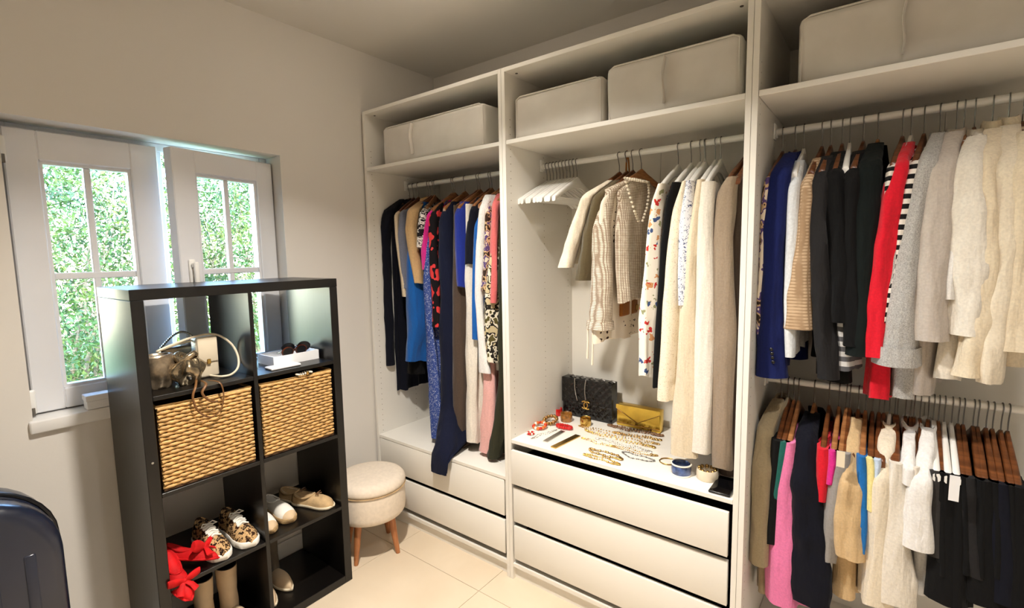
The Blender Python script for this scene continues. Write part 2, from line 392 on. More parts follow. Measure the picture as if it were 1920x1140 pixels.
# outdoors: ground and shrubs outside the window
struct(part('ground', 'lawn', None, -14, -0.301, -12, 12, -0.6, -0.35))
def shrub(name, label, cx, cy, h_, rx, ry, nl, seed, leaf=0.055, z0=-0.35):
    r = np.random.default_rng(seed)
    t = thing(name, label, 'shrub', (cx, cy, z0))
    st = MB()
    for k in range(16):
        a = r.uniform(0, 6.28); P = [np.array([cx+0.12*math.cos(a), cy+0.12*math.sin(a), z0])]
        d = np.array([math.cos(a)*r.uniform(0.1, 0.5)*rx, math.sin(a)*r.uniform(0.3, 0.95)*ry, h_*r.uniform(0.6, 0.98)])
        for s in np.linspace(0.2, 1, 6): P.append(P[0]+d*s+r.normal(0, 0.06, 3)*s)
        st.tube(P, list(np.linspace(0.022, 0.005, len(P))), 5)
        for q in range(4):
            i = r.integers(1, 6); e = r.normal(0, 1, 3)*np.array([0.25, 0.5, 0.25]); st.tube([P[i], P[i]+e*0.5, P[i]+e+np.array([0, 0, 0.1])], [0.008, 0.006, 0.002], 4)
    st.build('stem', 'bark', t, smooth=True)
    u = r.normal(0, 1, (nl, 3)); u /= np.linalg.norm(u, axis=1)[:, None]; rad = r.uniform(0.25, 1.0, nl)**(1/2.2)
    C = np.array([cx, cy, z0+h_*0.52]) + u*rad[:, None]*np.array([rx, ry, h_*0.5])
    C += 0.10*np.sin(C[:, [1, 2, 0]]*7)
    A = r.normal(0, 1, (nl, 3)); A /= np.linalg.norm(A, axis=1)[:, None]
    B = np.cross(A, r.normal(0, 1, (nl, 3))); B /= np.linalg.norm(B, axis=1)[:, None]
    L = (leaf*r.uniform(0.6, 1.5, nl))[:, None]; W = L*0.33
    V = np.stack([C-A*L*0.5, C+B*W*0.5, C+A*L*0.5, C-B*W*0.5], 1).reshape(-1, 3)
    o = MB().add(V, [(4*i, 4*i+1, 4*i+2, 4*i+3) for i in range(nl)]).build('foliage', 'leaf', t)
    o['kind'] = 'stuff'
    return t
shrub('garden_shrub', 'leafy green shrub close outside the left window sash', -3.4, -1.45, 3.2, 0.7, 1.15, 30000, 3, 0.05)
shrub('garden_shrub', 'yellow-green shrub outside, seen through the open right sash', -3.9, 0.85, 3.3, 0.8, 1.15, 30000, 5, 0.05)
shrub('garden_shrub', 'tall background shrub filling the gap between the nearer two', -5.6, -0.6, 4.4, 0.8, 2.4, 26000, 8, 0.07)
shrub('garden_shrub', 'shrub at the far end of the garden row towards the wardrobe side', -4.4, 3.2, 3.4, 0.9, 1.15, 9000, 11, 0.08)

# ceiling lamps: recessed downlights; their own light sits in each lamp
def downlight(x, y, watts, label, rad=0.055, color=(1.0, 0.935, 0.855)):
    t = thing('downlight', label, 'ceiling light', (x, y, HC), 'recessed ceiling downlights')
    MB().lathe([(rad, 0.0), (rad+0.016, 0.0), (rad+0.018, -0.004), (rad+0.010, -0.008), (rad, -0.008)], (x, y, HC), 36).build('trim_ring', 'white_plastic', t, smooth=True)
    MB().lathe([(rad, -0.001), (rad, -0.005)], (x, y, HC), 36).build('diffuser', 'lamp_glow', t)
    l = add_light('downlight_light', 'AREA', (0, 0, -0.012), watts, color, shape='DISK', size=rad*2, spread=math.radians(122))
    l.parent = t
    return t

def dome_lamp(x, y, label, glow=7.0, rad=0.14):
    t = thing('dome_lamp', label, 'ceiling light', (x, y, HC))
    MB().lathe([(rad+0.012, 0.0), (rad+0.012, -0.016), (rad, -0.018)], (x, y, HC), 40).build('base_ring', 'white_plastic', t, smooth=True)
    MB().lathe([(rad, -0.0185), (rad*0.97, -0.036), (rad*0.82, -0.060), (rad*0.5, -0.078), (0.01, -0.084)], (x, y, HC), 40).build('opal_dome', 'dome_glow', t, smooth=True)
    M['dome_glow'].node_tree.nodes['Principled BSDF'].inputs['Emission Strength'].default_value = glow
    return t
LAMPS = [(1.35, -1.53, 47, 'recessed ceiling downlight in the middle of the room'),
         (2.55, -1.55, 13, 'added ceiling downlight brightening the double-rod wardrobe from the front', 0.055, (1.0, 0.95, 0.9))]  # second lamp is added, unseen: lights the double-rod clothes from the front
for a in LAMPS: downlight(*a)
P = px(775, -78, 2, HC)
dome_lamp(P[0], P[1], 'round opal dome lamp on the ceiling near the corner', 12.0)

# ------------------------------------------------------------------ wardrobes
XJ = [0.020, 1.0165, 2.0257, 3.03]; HW, YF, YB = 2.364, -0.580, -0.004
ZS, PT = 2.058, 0.018
ROD = []
def wardrobe(i, label, ztop, drawers, rods):
    x0, x1 = XJ[i]+0.0006, XJ[i+1]-0.0006; a, b = x0+PT, x1-PT
    t = thing('wardrobe', label, 'wardrobe', ((x0+x1)/2, YF, 0.0), 'white open wardrobes along the wall')
    for s, (p, q) in enumerate(((x0, a), (b, x1))):
        sp = part('side_panel', 'white_laminate', t, p, q, YF, YB, 0.0, HW, 0.0008)
        hm = MB(); xi = q if s == 0 else p; dx = 0.0006 if s == 0 else -0.0006
        for yy in (YF+0.035, YF+0.30, YB-0.05):
            for k in range(62):
                z = 0.20+0.032*k
                if z > HW-0.10: break
                hm.add([(xi+dx, yy+0.0026*math.cos(c), z+0.0026*math.sin(c)) for c in np.arange(6)*math.pi/3], [tuple(range(6))])
        o = hm.build('peg_hole', 'hole_dark', sp); o['kind'] = 'stuff'
    part('top_panel', 'white_laminate', t, a, b, YF, YB-0.008, HW-PT, HW, 0.0008)
    part('bottom_panel', 'white_laminate', t, a, b, YF+0.004, YB-0.008, 0.062, 0.080)
    part('plinth', 'white_laminate', t, a, b, YF+0.022, YF+0.038, 0.0, 0.0615)
    xm = a+(b-a)*0.5
    part('back_panel', 'back_laminate', t, a, xm-0.0008, YB-0.0075, YB-0.0005, 0.062, HW-0.001); part('back_panel', 'back_laminate', t, xm+0.0008, b, YB-0.0075, YB-0.0005, 0.062, HW-0.001)
    part('shelf', 'white_laminate', t, a+0.001, b-0.001, YF+0.003, YB-0.009, ZS-PT, ZS, 0.0012)
    if ztop: part('worktop', 'white_laminate', t, a+0.001, b-0.001, YF+0.003, YB-0.009, ztop-PT, ztop, 0.0015)
    for x in (a+0.03, b-0.03):
        MB().lathe([(0.006, 0), (0.006, -0.0015)], (x, YF+0.05, HW-PT), 10).build('screw', 'screw_dark', t)
    for (z0, z1, out) in drawers:
        y = YF+0.004-out; ga, gb = a+0.006, b-0.012
        d = part('drawer', 'white_laminate', t, ga, gb, y, y+0.016, z0, z1, 0.0015, 2)
        bx = MB(); ya, yb, zb, zt = y+0.017, y+0.50, z0+0.012, z1-0.05
        bx.box(ga+0.012, ga+0.024, ya, yb, zb, zt).box(gb-0.024, gb-0.012, ya, yb, zb, zt).box(ga+0.024, gb-0.024, yb-0.012, yb, zb, zt).box(ga+0.024, gb-0.024, ya, yb-0.012, zb, zb+0.008)
        bx.build('drawer_box', 'plastic_and_shade_black', d)  # white in reality; painted black as the shade inside the drawer gaps
    for zr in rods:
        yr = -0.29
        r = MB().tube([(a+0.002, yr, zr), (b-0.002, yr, zr)], 0.0125, 20).build('hanging_rod', 'rod_white', t, smooth=True)
        for x, s in ((a, 1), (b, -1)):
            k = MB(); k.box(min(x, x+s*0.006), max(x, x+s*0.006), yr-0.022, yr+0.022, zr-0.026, zr+0.03, 0.002)
            k.tube([(x+s*0.010, yr+0.0165*math.cos(c), zr+0.0165*math.sin(c)) for c in np.linspace(math.pi*0.95, math.pi*2.05, 14)], 0.004, 6)
            k.build('rod_bracket', 'white_plastic', r, smooth=True)
    return t
ZT1, ZT2, ZR, ZR2 = 0.505, 0.697, 1.980, 1.074
wardrobe(0, 'tall white open wardrobe next to the window wall, two drawers below hanging clothes', ZT1, [(0.303, 0.484, 0), (0.110, 0.280, 0)], [ZR])
wardrobe(1, 'tall white open wardrobe in the middle, three drawers under a top strewn with jewellery', ZT2, [(0.486, 0.650, 0.012), (0.294, 0.464, 0), (0.105, 0.272, 0)], [ZR])
wardrobe(2, 'tall white open wardrobe with two hanging rods, one above the other', None, [], [ZR, ZR2])
part('floor_shelf', 'white_laminate', bpy.data.objects['wardrobe.002'], XJ[2]+PT+0.002, XJ[3]-PT-0.002, YF+0.01, YB-0.009, 0.0805, 0.098)

# storage boxes on the top shelves
def soft_box(name, label, x0, x1, y0, y1, z0, z1, seed, straps=(), bulge=0.010, sag=0.006):
    t = thing(name, label, 'storage box', ((x0+x1)/2, y0, z0), 'white fabric storage boxes on the top shelves')
    r = 0.022; n = 16; ph = seed*1.7
    bm = bmesh.new(); bmesh.ops.create_cube(bm, size=1.0)
    bmesh.ops.scale(bm, vec=(x1-x0, y1-y0, z1-z0), verts=bm.verts); bmesh.ops.translate(bm, vec=((x0+x1)/2, (y0+y1)/2, (z0+z1)/2), verts=bm.verts)
    bmesh.ops.bevel(bm, geom=list(bm.edges), offset=r, segments=3, affect='EDGES', profile=0.5)
    bmesh.ops.subdivide_edges(bm, edges=[e for e in bm.edges if e.calc_length() > 0.08], cuts=14, use_grid_fill=True)
    for v in bm.verts:
        u = (v.co.x-x0)/(x1-x0); w = (v.co.z-z0)/(z1-z0); q = (v.co.y-y0)/(y1-y0)
        nz = noise.noise(Vector((v.co.x*7+ph, v.co.y*7, v.co.z*9)))
        if w > 0.02:
            if q < 0.5: v.co.y += -bulge*0.4*math.sin(math.pi*min(max(w, 0), 1))*abs(math.sin(math.pi*u*2)) + 0.010*nz
            v.co.z += (-sag*math.sin(math.pi*u)*abs(math.sin(math.pi*q)) + 0.008*nz)*w
            if 0.1 < q < 0.9: v.co.x += 0.005*nz*w
    MB().bm(bm).build('box_body', 'box_fabric', t, smooth=True)
    pp = MB()                                              # piping along the front edges
    e = 0.010
    pp.tube([(x0+e, y0+e*0.4, z0+0.012), (x0+e, y0+e*0.4, z1-e-0.006), (x0+e+0.02, y0+e*0.4, z1-e*0.5), (x1-e-0.02, y0+e*0.4, z1-e*0.5), (x1-e, y0+e*0.4, z1-e-0.006), (x1-e, y0+e*0.4, z0+0.012)], 0.0035, 6)
    pp.build('piping', 'box_fabric', t, smooth=True)
    for u in straps:
        xs = x0+(x1-x0)*u
        pts = [(xs+0.003*math.sin(k), y0-0.010-0.008*math.sin(k/8*math.pi), z0+0.03+(z1-z0-0.05)*k/8) for k in range(9)]
        MB().tube(pts, 0.011, 8, flat=0.28).build('handle_strap', 'box_fabric', t, smooth=True)
    return t
soft_box('storage_box', 'low white fabric storage box above the navy coats', 0.150, 0.885, -0.545, -0.07, ZS, 2.262, 1, (0.34,), 0.012, 0.012)
soft_box('storage_box', 'smaller plain white fabric box above the empty white hangers', 1.052, 1.482, -0.535, -0.07, ZS, 2.248, 2)
soft_box('storage_box', 'creased white fabric box with a pull strap beside the plain box', 1.500, 1.985, -0.535, -0.07, ZS, 2.268, 3, (0.47,))
soft_box('storage_box', 'wide white fabric box with a pull strap above the double rods', 2.142, 2.90, -0.535, -0.07, ZS, 2.264, 4, (0.335,))

# ------------------------------------------------------------------ black cube shelf
KX1, KX0, KY1, KY0, KH = 0.402, 0.020, -1.039, -1.809, 1.463
KT, KS = 0.0375, 0.0158
KZ = [0.0375, 0.388, 0.739, 1.090]                        # cell floors
KYM = (KY0+KY1)/2
ks = thing('cube_shelf', 'black-brown open cube shelf of eight cells in front of the window', 'shelf', ((KX0+KX1)/2, KYM, 0.0))
part('side_panel', 'black_brown', ks, KX0, KX1, KY0, KY0+KT, 0.0, KH-KT-0.0005, 0.0015); part('side_panel', 'black_brown', ks, KX0, KX1, KY1-KT, KY1, 0.0, KH-KT-0.0005, 0.0015)
part('top_panel', 'black_brown', ks, KX0, KX1, KY0-0.001, KY1+0.001, KH-KT, KH, 0.0015)
part('bottom_panel', 'black_brown', ks, KX0, KX1, KY0+KT+0.0003, KY1-KT-0.0003, 0.0, KT, 0.0015)
part('divider', 'black_brown', ks, KX0, KX1, KYM-KS/2, KYM+KS/2, KT+0.0003, KH-KT-0.0003, 0.001)
for z in KZ[1:]:
    for a, b in ((KY0+KT, KYM-KS/2), (KYM+KS/2, KY1-KT)):
        part('shelf_board', 'black_brown', ks, KX0, KX1, a+0.0004, b-0.0004, z-KS, z, 0.001)
MB().lathe([(0.004, 0), (0.004, 0.002)], (0, 0, 0), 10).xf(Matrix.Translation((KX1, KY0+0.019, 0.86)) @ Matrix.Rotation(math.pi/2, 4, 'Y')).build('screw_cap', 'steel', ks)

# ------------------------------------------------------------------ woven baskets in the second row
def basket(label, y0, y1, seed):
    r = random.Random(seed)
    xa, xb, za, zb = KX0+0.04, KX1-0.012, KZ[2]+0.001, KZ[2]+0.308
    t = thing('woven_basket', label, 'basket', ((xa+xb)/2, (y0+y1)/2, za), 'woven rattan baskets in the cube shelf')
    c = MB(); w = 0.006
    c.box(xa, xb, y0+0.004, y1-0.004, za, za+w).box(xa, xa+w, y0+0.004, y1-0.004, za+w, zb-0.006).box(xb-w-0.006, xb-0.006, y0+0.004, y1-0.004, za+w, zb-0.006).box(xa+w, xb-w-0.006, y0+0.004, y0+0.004+w, za+w, zb-0.006).box(xa+w, xb-w-0.006, y1-0.004-w, y1-0.004, za+w, zb-0.006)
    c.build('liner', 'basket_lining', t)
    nst = 15; ys = np.linspace(y0+0.012, y1-0.012, nst)
    for k, y in enumerate(ys):                              # upright stakes
        MB().tube([(xb-0.004, y, za+0.002), (xb-0.004, y, zb)], 0.0035, 6).build('stake', 'rattan_dark', t, smooth=True)
    rows = 22; pitch = (zb-za-0.008)/rows
    for i in range(rows):                                   # weavers, each row over and under the stakes
        z = za+0.006+pitch*(i+0.5); sgn = 1 if i % 2 else -1; pts = []
        for q in np.linspace(0, nst-1, nst*3+1):
            y = y0+0.003+(y1-y0-0.006)*q/(nst-1)
            pts.append((xb-0.002+0.0032*sgn*math.cos(math.pi*q)+r.uniform(-.0004, .0004), y, z+r.uniform(-.0005, .0005)))
        MB().tube(pts, pitch*0.425, 8).build('weaver', 'rattan', t, smooth=True)
    rim = MB().tube([(xb-0.002, y0+0.003, zb), (xb-0.002, y1-0.003, zb), (xa+0.004, y1-0.003, zb), (xa+0.004, y0+0.003, zb)], 0.006, 8, loop=True)
    rim.build('rim', 'rattan', t, smooth=True)
    return t
basket('woven rattan basket under the silver handbags', KY0+KT+0.008, KYM-KS/2-0.008, 1)
basket('woven rattan basket under the white sunglasses tray', KYM+KS/2+0.008, KY1-KT-0.008, 2)

# ------------------------------------------------------------------ round storage stool
sc = (0.272, -0.822)
st = thing('storage_stool', 'round cream upholstered stool on tapered wooden legs', 'stool', (sc[0], sc[1], 0.0))
R_ = 0.180
MB().lathe([(0.02, 0.208), (R_-0.035, 0.208), (R_-0.012, 0.214), (R_-0.003, 0.226), (R_, 0.245), (R_, 0.345), (R_-0.003, 0.358), (R_-0.012, 0.362), (0.02, 0.362)], (sc[0], sc[1], 0), 56).build('drum', 'stool_fabric', st, smooth=True)
MB().lathe([(0.02, 0.3635), (R_-0.006, 0.3635), (R_+0.003, 0.369), (R_+0.005, 0.380), (R_+0.001, 0.398), (R_-0.012, 0.412), (R_-0.04, 0.419), (0.09, 0.423), (0.02, 0.424)], (sc[0], sc[1], 0), 56).build('lid', 'stool_fabric', st, smooth=True)
MB().tube([(sc[0]+(R_+0.003)*math.cos(a), sc[1]+(R_+0.003)*math.sin(a), 0.3625) for a in np.linspace(0, 2*math.pi, 56, endpoint=False)], 0.0025, 6, loop=True).build('piping', 'tan_suede', st, smooth=True)
for ang in (-70, 20, 110, 200):
    a = math.radians(ang); c0, c1 = math.cos(a), math.sin(a)
    MB().tube([(sc[0]+0.118*c0, sc[1]+0.118*c1, 0.207), (sc[0]+0.135*c0, sc[1]+0.135*c1, 0.10), (sc[0]+0.152*c0, sc[1]+0.152*c1, 0.0)], [0.020, 0.016, 0.011], 14).build('leg', 'stool_wood', st, smooth=True)

# ------------------------------------------------------------------ suitcase at the left
sy0, sy1, sx0, sx1, sz0, sz1 = -2.50, -2.045, 0.255, 0.500, 0.045, 0.905
su = thing('suitcase', 'dark blue hard-shell suitcase standing upright by the wall', 'suitcase', ((sx0+sx1)/2, (sy0+sy1)/2, 0.0))
def shell(x0, x1, inset=0.0, rr=0.185):
    rings = []
    prof = [(x0, 0.030), (x0+0.006, 0.012), (x0+0.022, 0.002), (x0+0.04, 0.0), (x1-0.04, 0.0), (x1-0.022, 0.002), (x1-0.006, 0.012), (x1, 0.030)]
    for x, d in prof:
        a0, a1, b0, b1 = sy0+d+inset, sy1-d-inset, sz0+d+inset, sz1-d-inset; ring = []
        for (cy, cz, s) in ((a1-rr, b1-rr, 0), (a0+rr, b1-rr, 90), (a0+rr, b0+rr, 180), (a1-rr, b0+rr, 270)):
            for k in range(9):
                an = math.radians(s+k*11.25); ring.append((x, cy+rr*math.cos(an), cz+rr*math.sin(an)))
        rings.append(ring)
    return rings
MB().loft(shell(sx0, (sx0+sx1)/2-0.004)).build('shell_half', 'suitcase_shell', su, smooth=True)
MB().loft(shell((sx0+sx1)/2+0.004, sx1)).build('shell_half', 'suitcase_shell', su, smooth=True)
xm = (sx0+sx1)/2
zp = MB(); rg = shell(xm-0.012, xm+0.012, -0.002)[3]; zp.tube([(xm, q[1], q[2]) for q in rg], 0.006, 6, loop=True); zp.build('zip_seam', 'suitcase_trim', su, smooth=True)
for k in range(5):                                          # raised ribs on the front shell
    y = sy0+0.075+k*0.076
    MB().box(sx1-0.006, sx1+0.004, y-0.013, y+0.013, sz0+0.16, sz1-0.17, 0.005, 2).build('rib', 'suitcase_shell', su, smooth=True)
hd = MB(); ym = (sy0+sy1)/2
hd.tube([(xm, ym-0.09, sz1-0.006), (xm, ym-0.07, sz1+0.008), (xm, ym+0.07, sz1+0.008), (xm, ym+0.09, sz1-0.006)], 0.009, 8, flat=0.6); hd.build('carry_handle', 'suitcase_trim', su, smooth=True)
MB().box(xm-0.02, xm+0.02, sy1-0.003, sy1+0.006, 0.60, 0.66, 0.004, 2).build('lock', 'suitcase_trim', su, smooth=True)
for x in (sx0+0.04, sx1-0.04):
    for y in (sy0+0.06, sy1-0.06):
        w = MB().tube([(x, y-0.010, 0.024), (x, y+0.010, 0.024)], 0.024, 16); w.build('wheel', 'rubber', su, smooth=True)
        MB().box(x-0.014, x+0.014, y-0.016, y+0.016, 0.034, 0.056, 0.003).build('wheel_housing', 'suitcase_trim', su)
# small white box on the sill
wb_ = thing('small_box', 'small white lidded box on the window sill', 'box', (-0.02, -1.80, 0.997))
P = px(187, 765, 2, 0.997)
part('box_base', 'paper_white', wb_, -0.040, 0.012, -1.872, -1.80, 0.9975, 1.030, 0.002); part('lid', 'paper_white', wb_, -0.043, 0.015, -1.875, -1.797, 1.030, 1.052, 0.002)
# ------------------------------------------------------------------ cloth colours
for nm, c in dict(navy=(17, 22, 44), ink=(13, 15, 27), blazer_navy=(20, 30, 84), cobalt=(24, 92, 170), royal=(30, 48, 140), black=(11, 11, 12), charcoal=(34, 33, 34),
                  blackgreen=(14, 21, 20), coral=(222, 112, 110), palepink=(232, 178, 172), rose=(196, 92, 100), pink=(226, 122, 170), magenta=(214, 44, 140), red=(214, 24, 44),
                  tan=(198, 164, 118), camel=(206, 176, 132), beige=(214, 196, 168), taupe=(150, 132, 112), brown=(78, 64, 54), olive=(84, 72, 48), darkolive=(52, 52, 38), teal=(30, 96, 88),
                  greyblue=(112, 116, 132), grey=(150, 146, 142), warmgrey=(190, 180, 170), offwhite=(228, 221, 208), cream=(226, 211, 184), ivory=(228, 216, 194), white=(232, 230, 226),
                  coolwhite=(226, 232, 236), yellow=(236, 222, 150), skyblue=(196, 214, 236), khaki=(158, 142, 112), darkgrey=(50, 48, 47), blue=(26, 108, 180), linen=(222, 206, 178), leatherbrown=(150, 92, 34)).items():
    cloth(nm, c)
stripes('breton', (26, 24, 26), (232, 224, 214), 11.0, 'Z', 0.5, 1.0)
stripes('breton_vertical', (30, 30, 34), (236, 232, 224), 8.0, 'X', 0.5, 0.8)
spots('leopard', (196, 160, 112), [(34, 22, 15), (58, 36, 20)], 58.0, 0.50)
spots('dot_cream', (232, 220, 200), [(60, 46, 40)], 34.0, 0.2, 0.15)
spots('dot_blue', (52, 74, 140), [(206, 214, 230)], 90.0, 0.27)
spots('dot_white', (226, 228, 234), [(56, 70, 112), (80, 92, 130)], 75.0, 0.33)
spots('floral', (240, 232, 216), [(196, 52, 48), (66, 86, 130), (210, 150, 100), (150, 150, 110), (240, 232, 216), (240, 232, 216)], 34.0, 0.40)
spots('lace', (238, 226, 202), [(206, 188, 158)], 85.0, 0.28, 0.4)
blotch('zebra', [(28, 26, 30), (232, 226, 218), (28, 26, 30), (226, 220, 214)], 26.0, (1.0, 1.0, 2.2), 1.0)
blotch('redprint', [(20, 16, 20), (20, 16, 20), (214, 60, 60)], 24.0, (1, 1, 0.8), 1.0)
blotch('camo', [(92, 84, 48), (236, 226, 204), (40, 36, 30), (206, 190, 150)], 22.0, (1, 1, 1), 2.0)
blotch('animal', [(60, 44, 36), (206, 172, 130), (90, 70, 120), (230, 214, 190)], 30.0, (1, 1, 0.8), 2.0)
woven('tweed', (150, 130, 110), (232, 222, 202), 46.0)
woven('tweed_tan', (164, 136, 106), (206, 180, 148), 30.0)
cloth('melange', (176, 174, 170), 0.16, scale=300.0)
stripes('plaid', (90, 90, 94), (206, 206, 206), 10.0, 'Z', 0.5, 0.2)

# ------------------------------------------------------------------ clothes hangers
def hanger_proto(name, wood_m, hook_m, bar=False, half=0.190, thick=0.0065, bev=0.004):
    o = thing(name, 'x', 'clothes hanger', (0, 0, 0))
    rings = []
    for y in np.linspace(-half, half, 23):
        q = abs(y)/half; zc = -0.094-0.088*q**1.25; hh = 0.016*(1-0.30*q)+0.010*max(0, 1-q*5); tk = thick*(1.0+0.35*q)
        ring = [(tk*a, y, zc+hh*b) for a, b in ((1, -.6), (.6, -1), (-.6, -1), (-1, -.6), (-1, .6), (-.6, 1), (.6, 1), (1, .6))]
        rings.append(ring)
    MB().loft(rings).build('hanger_arm', wood_m, o, smooth=True, angle=60, local=True)
    pts = [(0, 0.0148*math.sin(a), 0.0148*math.cos(a)) for a in np.radians(np.linspace(115, -95, 16))]
    hk = [(0, 0, -0.070), (0, 0.0, -0.045), (0, -0.006, -0.022)] + [(p[0], p[1], p[2]) for p in reversed(pts)]
    MB().tube(hk, 0.0019, 6).build('hook', hook_m, o, smooth=True, local=True)
    if bar: MB().tube([(0, -half*0.86, -0.172), (0, half*0.86, -0.172)], 0.0042, 8).build('trouser_bar', wood_m, o, smooth=True, local=True)
    return o
HPROTO = {'walnut': (hanger_proto('wooden_hanger', 'walnut_hanger', 'dark_steel'), 'brown wooden hanger'),
          'beech': (hanger_proto('wooden_hanger', 'beech_hanger', 'dark_steel'), 'light wooden hanger'),
          'white': (hanger_proto('white_hanger', 'white_plastic', 'dark_steel', bar=True, half=0.205), 'white hanger')}
for k_ in ('walnut', 'beech', 'white'):
    w_ = {'walnut': 'walnut_hanger', 'beech': 'beech_hanger', 'white': 'white_plastic'}[k_]
    HPROTO[k_+'_short'] = (hanger_proto('white_hanger' if k_ == 'white' else 'wooden_hanger', w_, 'dark_steel', half=0.180), HPROTO[k_][1])
HUSED = set()
def place_hanger(kind, x, zr, th, label, group, y=-0.29):
    p, _ = HPROTO[kind]
    o = p if kind not in HUSED else copy_tree(p)
    HUSED.add(kind)
    o.location = (x, y, zr); o.rotation_euler = (0, 0, th); o['label'] = label; o['group'] = group
    return o

# ------------------------------------------------------------------ hanging clothes
def sm(a, k=2):
    a = np.array(a, float)
    for _ in range(k):
        b = a.copy(); b[1:-1] = (a[:-2]+2*a[1:-1]+a[2:])/4; a = b
    return a
ULIM = [(XJ[0]+PT+0.004, XJ[1]-PT-0.004), (XJ[1]+PT+0.004, XJ[2]-PT-0.004), (XJ[2]+PT+0.004, XJ[3]-PT-0.004)]
def yreach(z, zr, top, reach):
    if top == 'bar': return reach
    s = np.clip((zr-z-(0.072 if top == 'collar' else 0.095))/0.088, 0, 1)
    return 0.040+(reach-0.040)*s**0.85
def path_world(path, zr, top, reach, xoff=0.0):
    out = []
    for q in path:
        x, y, hw = q[:3]; Y = q[3] if len(q) > 3 else None
        if Y is None:
            Y = -0.29-reach
            for _ in range(6):
                P = px(x, y, 1, Y); Y = -0.29-yreach(P[2], zr, top, reach)
        P = px(x, y, 1, Y); out.append((P[0]+xoff, Y, P[2], hw*depth_of(P)/FPX))
    return np.array(out)
GSEED = [0]
def garment(name, label, cat, unit, mat, path, zr=ZR, top='shoulder', sleeve=None, hem=None, body_hw=None, collar=None, hanger='walnut', reach=0.21,
            thick=0.016, fold=1.0, nf=4, cuff=None, group=None, hlabel=None, hgroup=None, back=1.0, cuffmat=None, smat=None, ymin=None):
    """path / sleeve: front edge of body / sleeve as (pixel x, pixel y, half width in pixels), from the neck down"""
    GSEED[0] += 1; rs = np.random.default_rng(100+GSEED[0]); ph = rs.uniform(0, 6.28, 8)
    lo, hi = ULIM[unit]
    if collar and top == 'shoulder': top = 'collar'
    W = path_world(path, zr, top, reach)
    ztop = zr-{'shoulder': 0.116, 'collar': 0.096, 'bar': 0.165}[top]
    while len(W) > 2 and W[1, 2] > ztop-0.01: W = W[1:]
    if W[0, 2] < ztop-0.03: W = np.vstack([[W[0, 0], -0.29-yreach(ztop, zr, top, reach), ztop, W[0, 3]*0.55], W])
    elif W[0, 2] > ztop: W[0, 2] = ztop
    W[:, 0] = np.clip(W[:, 0], lo+0.012, hi-0.012); W[:, 3] = np.minimum(W[:, 3], np.minimum(W[:, 0]-lo, hi-W[:, 0]))
    Xh = float(np.clip(W[0, 0], lo+0.02, hi-0.02))
    t = thing(name, label, cat, (Xh, -0.29, float(W[-1, 2])), group)
    def sample(W, n):
        z = np.linspace(W[0, 2], W[-1, 2], n); zz = W[::-1, 2]
        f = lambda c: sm(np.interp(z, zz, W[::-1, c]), 2)
        return z, f(0), f(1), f(3)
    off = Vector(rs.uniform(-50, 50, 3))
    def crease(R3, amp, k=1.0):
        c = R3.mean(0)
        for v in R3:
            p = Vector((v[0]*19, v[1]*19, v[2]*(2.6 if k == 1 else 4.2)))*k+off
            d = (1-abs(noise.noise(p))*2.4)*0.0052+noise.noise(p*2.1)*0.0036
            v[0] += amp*d*(1 if v[0] > c[0] else -1); v[1] += -amp*d*0.5*(1 if v[1] < c[1] else 0)
        R3[:, 0] = np.clip(R3[:, 0], lo-0.003, hi+0.003); R3[:, 1] = np.minimum(R3[:, 1], YB-0.011)
    # body
    B = W.copy()
    if sleeve is not None: S = path_world(sleeve, zr, top, reach); S[:, 0] = np.clip(S[:, 0], lo+0.012, hi-0.012); S[:, 3] = np.minimum(S[:, 3], np.minimum(S[:, 0]-lo, hi-S[:, 0])+0.004)
    n = 46; z, X, Y, H = sample(B, n); nu = 26
    u = (1-np.cos(np.linspace(0, math.pi, nu)))/2
    rings = []
    for i in range(n):
        dz = z[0]-z[i]; g = min(dz/0.45, 1.0); g = g*g*(3-2*g)
        yf = Y[i]+(0.055 if sleeve is not None else 0.0)*min(1, dz/0.1); rb = (yreach(z[i], zr, top, reach*0.96))*back
        yb = min(-0.29+rb, YB-0.022)
        xm = Xh+(X[i]-Xh)*0.5*g; xb = np.clip(xm-(X[i]-xm)*0.55, lo+0.012, hi-0.012)
        if ymin is not None and z[i] < ymin: k_ = min(1, (ymin-z[i])/0.03); yb = yb+(yf+0.032-yb)*k_; xb = X[i]+(xb-X[i])*(1-k_); xm = X[i]+(xm-X[i])*(1-k_)
        ymid = -0.29 if yb > -0.2 else (yf+yb)/2
        F_, M_, B_ = np.array([X[i], yf]), np.array([xm, ymid]), np.array([xb, yb]); C = 2*M_-(F_+B_)/2; C[1] = np.clip(C[1], yf, yb)
        P = np.outer((1-u)**2, F_)+np.outer(2*u*(1-u), C)+np.outer(u*u, B_)
        Tn = np.gradient(P, axis=0); Tn /= (np.linalg.norm(Tn, axis=1)[:, None]+1e-9); Nn = np.stack([-Tn[:, 1], Tn[:, 0]], 1)
        hw = H[i]*(0.55 if sleeve is not None else 1.0)
        tb = thick*(0.72+0.28*min(1, dz/0.12))
        th = tb+(hw-tb)*np.exp(-(u/0.26)**2)
        cap = np.sqrt(np.clip(1-(1-np.clip(u/0.09, 0, 1))**2, 0, 1))*np.sqrt(np.clip(1-(1-np.clip((1-u)/0.07, 0, 1))**2, 0, 1))
        th = th*np.maximum(cap, 0.04)
        amp = fold*(0.0025+0.0135*min(1, dz/0.55))
        wv = amp*(np.sin(2*math.pi*nf*u+ph[0]+1.4*math.sin(3.1*dz+ph[1]))+0.6*np.sin(2*math.pi*(nf*1.7)*u+ph[2]-2.0*dz))*np.minimum(1, (1-u)*6)*np.minimum(1, 0.25+u*5)
        R = P+Nn*(th+wv)[:, None]; L = P-Nn*(th-wv)[:, None]
